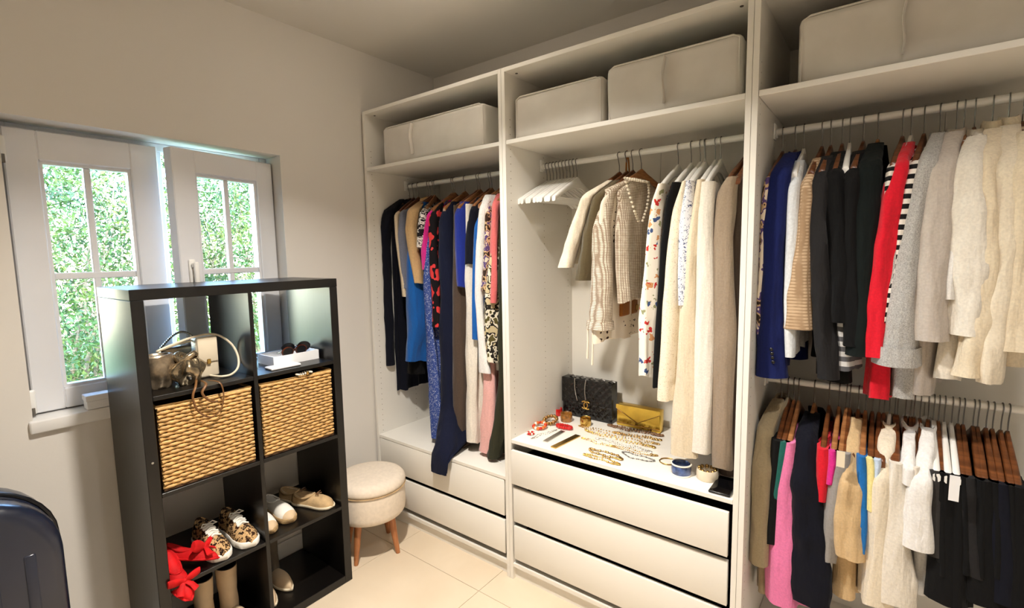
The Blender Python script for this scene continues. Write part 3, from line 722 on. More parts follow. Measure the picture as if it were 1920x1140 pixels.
        ring = np.concatenate([R, L[::-1][1:-1]])
        ring[:, 0] = np.clip(ring[:, 0], lo-0.003, hi+0.003); ring[:, 1] = np.minimum(ring[:, 1], YB-0.011)
        e = i/(n-1)
        zz = z[i]+(0.006*np.sin(5*ring[:, 1]*6+ph[3])+0.004*np.sin(ring[:, 1]*90+ph[4]))*(e**6)
        R3 = np.column_stack([ring, np.full(len(ring), 0)+zz]); crease(R3, fold*min(1, 0.25+dz/0.3)); rings.append(R3)
    body = MB().loft(rings).build('body' if cat not in ('trousers',) else 'leg', mat, t, smooth=True, angle=75)
    if sleeve is not None:
        def sl(S, nm, k, mt, yo=0.0):
            zz_, X_, Y_, H_ = sample(S, 42); rr = []
            if k < 0:                                       # the sleeve at the back mirrors the front one
                Y_ = -0.58-Y_; X_ = np.clip(Xh-(X_-Xh)*0.5, lo+0.02, hi-0.02); H_ = np.minimum(H_, 0.032); Y_ = np.minimum(Y_, YB-0.06)
            a = np.linspace(0, 2*math.pi, 24, endpoint=False)
            for i in range(42):
                dz = zz_[0]-zz_[i]; rx = H_[i]; ry = min(0.052, 0.5*rx+0.020)*min(1.0, 0.45+dz/0.08)
                wr = 1+fold*(0.12*np.sin(3*a+ph[4]+6*dz)+0.06*np.sin(5*a+ph[5]-11*dz))+fold*(0.03*math.sin(38*dz+ph[6])+0.025*math.sin(71*dz+ph[7]))*min(1, dz/0.1)
                cy = Y_[i]+ry*0.75*(1 if k > 0 else -1)
                x = X_[i]+rx*wr*np.cos(a); y = cy+ry*wr*np.sin(a)
                x = np.clip(x, lo-0.003, hi+0.003); y = np.minimum(y, YB-0.011)
                R3 = np.column_stack([x, y, np.full(24, zz_[i])]); crease(R3, fold*min(1, 0.2+dz/0.12), 1.25); rr.append(R3)
            q = MB().loft(rr).build(nm, mt, t, smooth=True, angle=75)
            return q, rr
        s1, rr = sl(S, 'sleeve', 1, smat or mat); sl(S, 'sleeve', -1, smat or mat)
        if cuff:
            r0 = np.array(rr[-1]); c = r0.mean(0); out = []
            for k, (dz, sc_) in enumerate(((0.030, 1.02), (0.032, 1.16), (0.0, 1.20), (-0.024, 1.22), (-0.026, 1.02))):
                q = (r0-c)*sc_+c; q[:, 2] = r0[:, 2]+dz*cuff; q[:, 0] = np.clip(q[:, 0], lo-0.003, hi+0.003); out.append(q)
            MB().loft(out).build('cuff', cuffmat or mat, s1, smooth=True, angle=60)
    if collar:
        zc = min(W[0, 2]+0.004, zr-0.088); cx = Xh; a = np.linspace(0, 2*math.pi, 22, endpoint=False)
        rings = []
        for dz, sx, sy in ((-0.022, 0.95, 1.0), (0.0, 0.98, 0.98), (collar*0.7, 0.95, 0.92), (collar, 0.80, 0.82), (collar*0.9, 0.6, 0.66), (0.0, 0.5, 0.6)):
            rings.append(np.column_stack([cx+0.026*sx*np.cos(a), -0.29+0.066*sy*np.sin(a), zc+dz-0.020*np.maximum(0, -np.sin(a))*0.8]))
        MB().loft(rings).build('collar', mat, t, smooth=True, angle=70)
    if hanger:
        if zr == ZR or top != 'bar': hanger = hanger+'_short'
        zs = zr-0.19; xf = float(np.interp(zs, W[::-1, 2], W[::-1, 0])) if W[0, 2] > zs else W[0, 0]
        if sleeve is not None: xf = float(np.interp(zs, S[::-1, 2], S[::-1, 0]))
        th_ = max(-0.55, min(0.55, math.atan2(xf-Xh, 0.21)))
        hl = hlabel or (HPROTO[hanger][1]+' holding the '+label.split(' with ')[0].split(' hung')[0].split(' between')[0].split(' beside')[0].split(' next')[0].split(' under')[0].split(' behind')[0])
        place_hanger(hanger, Xh, zr, th_, hl, hgroup or 'hangers holding clothes')
    return t
G1, G2, G3, G4 = 'clothes on the rod next to the window', 'clothes on the middle rod', 'clothes on the upper rod of the double wardrobe', 'clothes on the lower rod of the double wardrobe'

# --- wardrobe next to the window
def g1(*a, **k): return garment(*a, group=G1, **k)
g1('long_coat', 'long navy coat hung against the end panel', 'coat', 0, 'ink', [(752, 372, 6), (724, 398, 16), (722, 450, 20), (724, 600, 24), (726, 735, 22)],
   sleeve=[(748, 374, 6), (720, 398, 14), (714, 450, 16), (712, 560, 17), (708, 682, 15)], collar=0.02, back=1.0, fold=0.7)
g1('blouse', 'beige blouse showing a thin edge beside the navy coat', 'blouse', 0, 'beige', [(766, 372, 5), (740, 400, 5), (742, 450, 5), (752, 520, 5), (756, 555, 5)])
g1('jacket', 'grey-blue jacket between the beige blouse and the tan cardigan', 'jacket', 0, 'greyblue', [(775, 372, 5), (752, 396, 7), (748, 440, 8), (754, 500, 8), (758, 540, 6)])
g1('cardigan', 'tan cardigan with broad shoulders beside the zebra top', 'cardigan', 0, 'tan', [(793, 362, 8), (770, 392, 12), (763, 430, 12), (770, 480, 11), (779, 530, 9)], collar=0.02)
g1('shirt', 'cobalt blue shirt below the tan cardigan sleeve', 'shirt', 0, 'cobalt', [(766, 480, 8), (768, 540, 14), (769, 610, 18), (762, 680, 12)], fold=1.3)
g1('skirt', 'short black skirt seen below the cobalt shirt', 'skirt', 0, 'black', [(776, 560, 8), (772, 640, 11), (766, 702, 12)], top='bar', reach=0.16)
g1('blouse', 'black and white zebra-print blouse', 'blouse', 0, 'zebra', [(806, 372, 7), (791, 398, 9), (787, 430, 12), (785, 466, 12)], hanger='beech')
g1('top', 'hot pink top below the zebra-print blouse', 'top', 0, 'magenta', [(802, 400, 2), (795, 440, 3), (790, 472, 12), (791, 506, 12)], hanger='beech')
g1('dress', 'long blue dress with a small white print', 'dress', 0, 'dot_blue', [(815, 385, 3), (803, 450, 3), (796, 500, 8), (794, 530, 11), (799, 620, 13), (807, 720, 16), (812, 822, 11)], fold=1.3)
g1('dress', 'black dress with red and white abstract print', 'dress', 0, 'redprint', [(822, 378, 9), (807, 405, 11), (806, 470, 11), (810, 540, 11), (813, 616, 10)], hanger='beech')
g1('jumpsuit', 'long dark navy jumpsuit whose leg hangs over the drawer', 'jumpsuit', 0, 'navy', [(842, 378, 8), (828, 404, 13), (829, 500, 13), (832, 650, 13), (835, 760, 15), (830, 812, 19, -0.56), (825, 838, 20, -0.622), (822, 886, 17, -0.625)], hanger='beech', fold=1.2, ymin=0.545)
g1('trousers', 'long brown trousers beside the navy jumpsuit', 'trousers', 0, 'brown', [(853, 470, 7), (853, 560, 10), (853, 700, 11), (854, 838, 9)], top='bar', reach=0.19)
g1('blouse', 'royal blue blouse with slender sleeves', 'blouse', 0, 'royal', [(866, 378, 7), (855, 402, 10), (857, 460, 10), (862, 540, 6)], hanger='beech')
g1('shirt', 'navy short-sleeved shirt in front of white trousers', 'shirt', 0, 'ink', [(896, 370, 7), (884, 395, 10), (879, 440, 13), (877, 496, 13)], hanger='beech')
g1('trousers', 'long off-white trousers below the navy short-sleeved shirt', 'trousers', 0, 'offwhite', [(876, 480, 8), (876, 600, 11), (878, 700, 13), (880, 830, 11)], top='bar', reach=0.19, fold=1.2)
g1('top', 'blue top seen as a narrow strip beside the white shirt', 'top', 0, 'cobalt', [(892, 420, 6), (888, 560, 7), (887, 636, 7)], hanger='beech')
g1('shirt', 'white shirt with a loose long cuff', 'shirt', 0, 'white', [(912, 365, 8), (902, 388, 9), (898, 450, 9), (894, 560, 9), (898, 640, 10), (903, 700, 13)], hanger='beech', collar=0.02, fold=1.3)
g1('blouse', 'animal-print blouse between the white shirt and the coral top', 'blouse', 0, 'animal', [(918, 368, 6), (911, 400, 6), (910, 460, 7), (908, 545, 7)], hanger='beech')
g1('top', 'coral pink top beside the wardrobe partition', 'top', 0, 'coral', [(934, 362, 7), (926, 382, 8), (922, 450, 9), (922, 565, 9)], hanger='beech')
g1('blouse', 'olive and cream camouflage-print blouse under the coral top', 'blouse', 0, 'camo', [(922, 480, 7), (914, 560, 9), (912, 620, 10), (917, 682, 11)], hanger='beech')
g1('trousers', 'pale pink trousers reaching down to the drawer top', 'trousers', 0, 'palepink', [(914, 600, 8), (911, 700, 10), (909, 770, 13), (902, 848, 19)], top='bar', reach=0.18, fold=1.5)
g1('dress', 'dark olive dress pressed against the partition', 'dress', 0, 'darkolive', [(945, 380, 6), (938, 420, 6), (936, 600, 7), (934, 720, 9), (928, 800, 10), (914, 856, 16)], hanger='beech')

# --- middle wardrobe: empty white hangers, then clothes
for k in range(10):
    place_hanger('white', 1.062+k*0.0185, ZR, -0.10+0.012*k+rng.uniform(-.04, .04), 'empty white hanger in the bunch at the end of the middle rod', 'empty white hangers')
def g2(*a, **k): return garment(*a, group=G2, **k)
g2('blouse', 'cream blouse beside the empty white hangers', 'blouse', 1, 'ivory', [(1148, 335, 6), (1105, 362, 10), (1085, 420, 11), (1065, 495, 10)],
   sleeve=[(1142, 338, 6), (1098, 366, 10), (1078, 425, 12), (1056, 502, 13)], fold=0.6)
g2('blouse', 'olive brown blouse between the cream blouse and the tweed jacket', 'blouse', 1, 'olive', [(1160, 335, 8), (1125, 362, 12), (1112, 430, 14), (1100, 510, 14)],
   sleeve=[(1155, 338, 8), (1120, 366, 12), (1104, 435, 15), (1090, 526, 18)], fold=0.6)
g2('top', 'cream top with rows of dark dots and hanging ties under the tweed jacket', 'top', 1, 'dot_cream', [(1160, 345, 6), (1128, 372, 7), (1122, 450, 8), (1118, 560, 9), (1114, 642, 9)], fold=0.6, thick=0.012)
tw = g2('jacket', 'beige tweed jacket with bobble trim along the neckline', 'jacket', 1, 'tweed', [(1190, 330, 8), (1150, 356, 14), (1146, 430, 18), (1148, 520, 16), (1152, 568, 15)],
   sleeve=[(1184, 334, 8), (1132, 358, 14), (1121, 430, 17), (1124, 520, 20), (1119, 612, 22)], fold=0.5, hanger='beech', thick=0.024, cuff=0.6)
P = px(1178, 578, 1, -0.27)
pb = thing('clasp_bag', 'brown leather bag with a gold clasp peeking below the tweed jacket', 'bag', (P[0], -0.27, P[2]-0.03), G2)
MB().box(P[0]-0.020, P[0]+0.014, -0.36, -0.16, P[2]-0.028, P[2]+0.10, 0.008, 2).build('bag_body', 'leatherbrown', pb, smooth=True)
MB().box(P[0]+0.014, P[0]+0.018, -0.225, -0.195, P[2]-0.014, P[2]+0.012, 0.003).build('clasp', 'gold_metal', pb)
MB().tube([(P[0], -0.35, P[2]+0.09), (P[0]-0.004, -0.29, ZR-0.02), (P[0]-0.004, -0.285, ZR+0.0165), (P[0]-0.004, -0.27, ZR-0.02), (P[0], -0.17, P[2]+0.09)], 0.0035, 6).build('strap', 'leatherbrown', pb, smooth=True)
g2('dress', 'white dress with red and blue floral print', 'dress', 1, 'floral', [(1238, 305, 7), (1226, 380, 10), (1215, 470, 11), (1209, 600, 13), (1206, 705, 11)], top='bar', reach=0.2, hanger='white')
g2('trousers', 'slim black trousers between the floral dress and the lace dress', 'trousers', 1, 'black', [(1264, 298, 8), (1251, 380, 9), (1240, 480, 9), (1233, 620, 9), (1226, 730, 8)], top='bar', reach=0.2, hanger='white', fold=0.5)
g2('dress', 'cream lace dress beside the slim black trousers', 'dress', 1, 'lace', [(1282, 300, 7), (1266, 390, 11), (1254, 490, 12), (1247, 620, 15), (1241, 750, 14)], top='bar', reach=0.2, hanger='white')
g2('blouse', 'white blouse with a fine blue dot print', 'blouse', 1, 'dot_white', [(1290, 330, 7), (1280, 420, 12), (1277, 500, 10), (1276, 572, 7)], top='bar', reach=0.2, hanger='white')
g2('scarf', 'dark polka-dot scarf folded beside the linen dress', 'scarf', 1, 'dot_blue', [(1302, 292, 5), (1300, 320, 6), (1298, 350, 5)], top='bar', reach=0.15, hanger='white')
g2('dress', 'long linen-coloured dress widening to the hem', 'dress', 1, 'linen', [(1312, 295, 8), (1302, 400, 9), (1291, 520, 12), (1281, 650, 18), (1274, 760, 22), (1271, 854, 25)], top='bar', reach=0.2, hanger='white', fold=1.2)
g2('trousers', 'long off-white trousers clipped beside the taupe trousers', 'trousers', 1, 'offwhite', [(1340, 300, 14), (1322, 340, 16), (1316, 420, 16), (1317, 560, 18), (1317, 700, 20), (1312, 853, 19)], top='bar', reach=0.2, hanger='white', fold=0.6)
g2('trousers', 'long satin taupe trousers against the partition', 'trousers', 1, 'taupe', [(1372, 310, 12), (1358, 350, 18), (1350, 450, 21), (1350, 600, 22), (1350, 740, 20), (1352, 880, 17)], top='bar', reach=0.19, hanger='walnut', fold=1.0)
g2('trousers', 'dark brown trousers behind the taupe ones at the partition', 'trousers', 1, 'brown', [(1388, 330, 6), (1378, 450, 9), (1370, 600, 12), (1364, 740, 16), (1360, 890, 18)], top='bar', reach=0.15, hanger='walnut', fold=0.6)

# --- double wardrobe, upper rod
def g3(*a, **k): return garment(*a, group=G3, **k)
g3('top', 'dark patterned top squeezed against the partition', 'top', 2, 'animal', [(1462, 296, 5), (1440, 335, 7), (1428, 420, 8), (1424, 520, 8), (1422, 625, 7)])
bz = g3('blazer', 'bright navy blazer with buttoned cuffs', 'blazer', 2, 'blazer_navy', [(1485, 284, 10), (1470, 318, 16), (1462, 400, 20), (1452, 520, 24), (1448, 692, 26)],
   sleeve=[(1482, 286, 10), (1462, 320, 17), (1452, 400, 20), (1443, 500, 25), (1441, 600, 28), (1442, 708, 29)], collar=0.02, fold=0.5)
g3('shirt', 'pale white shirt between the navy blazer and the tan tweed jacket', 'shirt', 2, 'coolwhite', [(1498, 300, 8), (1485, 345, 12), (1481, 450, 13), (1475, 560, 11), (1477, 667, 8)], hanger='white', fold=0.6)
g3('jacket', 'tan tweed jacket with a wide short sleeve', 'jacket', 2, 'tweed_tan', [(1536, 290, 9), (1518, 335, 12), (1512, 430, 14), (1510, 560, 20), (1508, 600, 20)],
   sleeve=[(1532, 296, 8), (1514, 345, 12), (1508, 430, 13), (1501, 500, 17), (1497, 560, 22), (1495, 618, 25)], fold=0.6)
g3('jacket', 'charcoal jacket next to the tan tweed jacket', 'jacket', 2, 'charcoal', [(1552, 290, 10), (1544, 335, 14), (1545, 500, 18), (1555, 640, 20), (1560, 722, 24)],
   sleeve=[(1550, 292, 10), (1537, 336, 15), (1534, 420, 17), (1536, 500, 19), (1541, 600, 20), (1551, 712, 15)], fold=0.8)
g3('jacket', 'black jacket with a long body beside the charcoal jacket', 'jacket', 2, 'black', [(1576, 282, 10), (1568, 325, 15), (1575, 500, 22), (1575, 640, 28), (1575, 730, 30)],
   sleeve=[(1572, 284, 11), (1564, 328, 16), (1570, 420, 18), (1574, 520, 18), (1575, 605, 17)], fold=0.8)
g3('shirt', 'grey checked shirt with its hem below the black jackets', 'shirt', 2, 'plaid', [(1590, 282, 8), (1585, 330, 10), (1585, 500, 14), (1585, 692, 19)], hanger='white', reach=0.19)
g3('jacket', 'black jacket of smooth cloth between two darker sleeves', 'jacket', 2, 'black', [(1616, 280, 10), (1602, 325, 14), (1600, 500, 16), (1601, 650, 16)],
   sleeve=[(1612, 282, 10), (1595, 330, 15), (1594, 440, 17), (1597, 560, 17), (1600, 650, 18)], fold=0.7)
g3('cardigan', 'black-green cardigan beside the striped top', 'cardigan', 2, 'blackgreen', [(1645, 265, 12), (1632, 305, 17), (1622, 450, 20), (1615, 620, 18)],
   sleeve=[(1641, 268, 12), (1630, 308, 18), (1621, 400, 22), (1613, 520, 20), (1610, 600, 18), (1607, 668, 19)], hanger='beech', fold=0.6)
g3('top', 'black and white striped top beside the red cardigan', 'top', 2, 'breton', [(1692, 262, 8), (1672, 315, 9), (1656, 400, 9), (1646, 470, 8), (1641, 500, 7)])
g3('cardigan', 'bright red cardigan with a long sleeve', 'cardigan', 2, 'red', [(1708, 262, 9), (1694, 305, 13), (1672, 450, 18), (1650, 600, 22), (1638, 758, 25)],
   sleeve=[(1705, 266, 9), (1690, 305, 14), (1675, 370, 18), (1662, 450, 18), (1648, 540, 18), (1639, 640, 17), (1636, 670, 16)], hanger='white', fold=0.9)
g3('top', 'striped boat-neck top beside the grey melange coat', 'top', 2, 'breton', [(1733, 258, 10), (1715, 302, 14), (1703, 350, 11), (1692, 420, 9), (1674, 520, 8), (1655, 643, 6)])
g3('coat', 'grey melange wool coat with turned-back cuff', 'coat', 2, 'melange', [(1764, 244, 10), (1748, 290, 14), (1715, 480, 22), (1695, 620, 30), (1684, 754, 34)],
   sleeve=[(1760, 248, 10), (1741, 298, 14), (1722, 380, 17), (1702, 470, 22), (1690, 560, 26), (1684, 630, 30), (1681, 672, 32)], collar=0.025, cuff=1.0, fold=0.5)
g3('coat', 'taupe grey coat beside the off-white cardigan', 'coat', 2, 'warmgrey', [(1796, 240, 12), (1780, 300, 18), (1755, 450, 26), (1730, 620, 30), (1718, 748, 30)],
   sleeve=[(1790, 246, 13), (1769, 306, 20), (1753, 400, 27), (1742, 500, 32), (1739, 590, 31), (1744, 640, 26)], collar=0.03, fold=0.7)
g3('shirt', 'thin white shirt between the taupe coat and the off-white cardigan', 'shirt', 2, 'white', [(1812, 262, 9), (1802, 330, 10), (1794, 430, 9), (1786, 560, 9)], hanger='beech')
g3('cardigan', 'off-white knitted cardigan with full sleeves', 'cardigan', 2, 'offwhite', [(1836, 250, 12), (1826, 295, 18), (1808, 450, 30), (1785, 600, 34), (1770, 718, 34)],
   sleeve=[(1832, 254, 12), (1821, 298, 20), (1816, 380, 30), (1818, 480, 36), (1820, 560, 35), (1816, 630, 26)], collar=0.035, fold=1.0)
g3('sweater', 'cream sweater with a flared long sleeve', 'sweater', 2, 'cream', [(1868, 236, 12), (1858, 290, 15), (1852, 450, 20), (1845, 640, 22)],
   sleeve=[(1864, 240, 12), (1852, 296, 16), (1850, 380, 20), (1850, 480, 21), (1842, 600, 25), (1822, 708, 30)], hanger='white', collar=0.04, fold=1.0)
g3('sweater', 'ivory roll-neck sweater beside the long ivory cardigan', 'sweater', 2, 'ivory', [(1898, 230, 14), (1888, 290, 20), (1880, 450, 24), (1862, 640, 22)],
   sleeve=[(1894, 234, 14), (1888, 300, 23), (1884, 400, 27), (1878, 500, 26), (1866, 600, 22), (1856, 720, 17)], hanger='beech', collar=0.045, fold=1.0)
g3('cardigan', 'long ivory cardigan by the last of the upper hangers', 'cardigan', 2, 'cream', [(1934, 240, 14), (1922, 300, 20), (1912, 450, 26), (1900, 600, 28), (1898, 696, 30)],
   sleeve=[(1930, 244, 14), (1922, 305, 22), (1918, 420, 25), (1912, 550, 25), (1906, 660, 24)], collar=0.03, fold=0.8)

# --- double wardrobe, lower rod
def g4(*a, **k):
    if 'sleeve' not in k and 'collar' not in k: k.setdefault('top', 'bar'); k.setdefault('reach', 0.205)
    return garment(*a, group=G4, zr=ZR2, **k)
g4('coat', 'khaki coat against the partition on the lower rod', 'coat', 2, 'khaki', [(1462, 745, 10), (1440, 800, 15), (1430, 900, 17), (1424, 1020, 17), (1422, 1128, 18)],
   sleeve=[(1458, 750, 10), (1434, 800, 14), (1427, 880, 16), (1423, 970, 16), (1421, 1060, 16)], collar=0.03, fold=0.5)
g4('top', 'black top hung between the khaki coat and the teal blouse', 'top', 2, 'black', [(1476, 760, 8), (1458, 820, 12), (1452, 920, 12), (1444, 1020, 10)])
g4('blouse', 'dark teal blouse behind the pink shirt', 'blouse', 2, 'teal', [(1488, 760, 8), (1470, 810, 12), (1459, 880, 12), (1449, 955, 10)])
g4('shirt', 'pink long shirt on the lower rod', 'shirt', 2, 'pink', [(1494, 762, 7), (1480, 810, 10), (1472, 900, 18), (1465, 1000, 23), (1465, 1140, 26)], fold=1.4, hanger='beech')
g4('coat', 'dark navy coat beside the pink shirt', 'coat', 2, 'ink', [(1524, 770, 12), (1512, 830, 20), (1510, 930, 28), (1516, 1030, 34), (1516, 1140, 36)],
   sleeve=[(1522, 775, 12), (1508, 830, 18), (1505, 900, 24), (1512, 980, 26), (1518, 1060, 28), (1520, 1138, 28)], fold=1.0, hanger='beech')
g4('top', 'red top with a narrow strap above a grey dress', 'top', 2, 'red', [(1548, 770, 7), (1542, 820, 11), (1542, 870, 13), (1541, 945, 8)])
g4('top', 'small magenta top beside the red top', 'top', 2, 'magenta', [(1566, 780, 6), (1562, 830, 8), (1562, 870, 9), (1557, 908, 6)], hanger='beech')
g4('top', 'black lace top with a cream swing tag', 'top', 2, 'black', [(1584, 775, 7), (1578, 820, 9), (1576, 850, 10), (1574, 892, 9)], hanger='beech')
g4('dress', 'grey dress between the red top and the tan cardigan', 'dress', 2, 'grey', [(1598, 790, 7), (1584, 840, 10), (1572, 900, 19), (1558, 980, 18), (1551, 1058, 12)])
g4('cardigan', 'long tan cardigan on the lower rod', 'cardigan', 2, 'camel', [(1608, 780, 8), (1598, 840, 12), (1590, 940, 22), (1582, 1040, 30), (1580, 1140, 34)],
   sleeve=[(1606, 785, 8), (1597, 840, 11), (1592, 910, 18), (1588, 980, 22), (1594, 1050, 22)], fold=0.9)
g4('top', 'bright blue top beside the tan cardigan', 'top', 2, 'blue', [(1622, 785, 7), (1617, 830, 9), (1617, 900, 10), (1618, 1000, 8), (1618, 1035, 5)], hanger='beech')
g4('blouse', 'pale yellow blouse beside the bright blue top', 'blouse', 2, 'yellow', [(1636, 770, 7), (1632, 820, 9), (1633, 880, 9), (1630, 955, 8)])
g4('shirt', 'pale sky blue shirt behind the cream blouse', 'shirt', 2, 'skyblue', [(1651, 775, 7), (1646, 820, 8), (1645, 870, 8), (1641, 915, 7)])
g4('blouse', 'cream blouse with gathered long sleeve', 'blouse', 2, 'ivory', [(1668, 780, 10), (1660, 830, 12), (1654, 900, 16), (1645, 980, 22), (1638, 1140, 25)], hanger='white', fold=1.4, collar=0.015)
g4('dress', 'ivory pleated dress beside the cream blouse', 'dress', 2, 'offwhite', [(1690, 790, 10), (1683, 840, 13), (1680, 910, 18), (1678, 1010, 23), (1675, 1140, 28)], fold=1.8, nf=6)
g4('shirt', 'white shirt with a crumpled collar', 'shirt', 2, 'white', [(1708, 790, 8), (1705, 830, 9), (1705, 880, 11), (1703, 910, 10)], collar=0.02)
g4('shirt', 'off-white shirt tucked behind the white tee', 'shirt', 2, 'offwhite', [(1722, 800, 7), (1717, 850, 8), (1716, 900, 10), (1714, 980, 12)])
g4('t_shirt', 'white t-shirt with a wide sleeve', 't-shirt', 2, 'white', [(1742, 800, 8), (1740, 845, 12), (1735, 950, 20), (1730, 1050, 25), (1728, 1140, 26)],
   sleeve=[(1740, 805, 8), (1737, 845, 12), (1730, 900, 17), (1720, 970, 24), (1718, 1030, 27)], collar=0.02, fold=0.7)
g4('t_shirt', 'dark grey t-shirt beside the white t-shirt', 't-shirt', 2, 'darkgrey', [(1763, 795, 7), (1758, 850, 11), (1757, 930, 14), (1755, 1000, 18), (1756, 1052, 18)], hanger='white', fold=0.7)
g4('top', 'black top with a white swing tag', 'top', 2, 'black', [(1783, 800, 8), (1780, 860, 12), (1778, 1000, 20), (1776, 1140, 26)], hanger='white')
g4('blouse', 'black blouse hung from a white hanger beside a tagged top', 'blouse', 2, 'black', [(1798, 800, 8), (1796, 860, 10), (1796, 1000, 14), (1796, 1140, 16)], hanger='white')
g4('shirt', 'charcoal shirt with one loose pointed sleeve', 'shirt', 2, 'charcoal', [(1828, 800, 8), (1820, 870, 13), (1817, 960, 22), (1822, 1040, 24), (1836, 1085, 14)], fold=1.0)
g4('dress', 'black dress beside the charcoal shirt', 'dress', 2, 'black', [(1858, 800, 8), (1852, 860, 16), (1848, 960, 24), (1845, 1140, 32)])
g4('dress', 'black velvet dress in the row of black clothes', 'dress', 2, 'ink', [(1888, 805, 8), (1884, 860, 15), (1884, 1000, 22), (1882, 1140, 26)])
g4('dress', 'black long-sleeved dress at the end of the lower rod', 'dress', 2, 'black', [(1922, 810, 8), (1916, 870, 15), (1914, 1000, 22), (1912, 1140, 26)])

for x in (1768, 1810, 1842, 1870, 1902):
    g4('top', 'thin black top squeezed into the row of black clothes', 'top', 2, 'black', [(x+4, 800, 6), (x, 860, 8), (x-1, 960, 9), (x-2, 1080, 9)], hlabel='brown wooden hanger with a thin black top in the row of black clothes')
for x in (1654, 1676, 1698, 1728):
    g4('top', 'thin beige top nearly hidden among the cream and white clothes', 'top', 2, 'beige', [(x+3, 795, 4), (x, 850, 5), (x-1, 920, 5), (x-2, 980, 5)], reach=0.17, hlabel='brown wooden hanger with a thin beige top among the cream clothes')

# small details on the clothes
def on_thing(o): return o
for k in range(4):
    P = px(1446+k*1.2, 655+k*8, 1, -0.512)
    MB().ball(P, 0.006, 10, 5, (1, 0.5, 1)).build('button', 'plastic_and_shade_black', bz, smooth=True)
XT = tw.location[0]+0.033; bt = MB()                          # bobble trim down both edges of the tweed jacket's neckline
for pts in ([(1172, 334), (1180, 362), (1190, 396), (1197, 414)], [(1216, 342), (1217, 362), (1213, 390), (1205, 414)], [(1172, 334), (1190, 337), (1205, 340), (1216, 342)]):
    for k in range(13):
        q = k/12*3; i = min(int(q), 2); f = q-i
        bt.ball(px(pts[i][0]*(1-f)+pts[i+1][0]*f, pts[i][1]*(1-f)+pts[i+1][1]*f, 0, XT), 0.0062, 7, 5)
bt.build('bobble_trim', 'ivory', tw, smooth=True)
for nm, x, y0, y1 in (('swing_tag', 1577, 846, 876), ('swing_tag', 1791, 892, 940)):
    P0 = px(x, y0, 1, -0.53); P1 = px(x, y1, 1, -0.53); w = 0.011
    host = [o for o in bpy.data.objects if o.get('label') in (('black lace top with a cream swing tag',) if x < 1700 else ('black top with a white swing tag',))][0]
    MB().box(P0[0]-w, P0[0]+w, -0.531, -0.530, P1[2], P0[2]).build('swing_tag', 'cream_leather' if x < 1700 else 'paper_white', host)
top_ = [o for o in bpy.data.objects if o.get('label', '').startswith('cream top with rows')][0]
for dx, y1 in ((0, 672), (9, 684)):
    A = px(1102+dx, 612, 1, -0.50); B = px(1101+dx, y1, 1, -0.50)
    MB().tube([A, (A+B)/2+np.array([0.002, 0, 0]), B], [0.004, 0.0035, 0.005], 6).build('tie', 'dot_cream', top_, smooth=True)
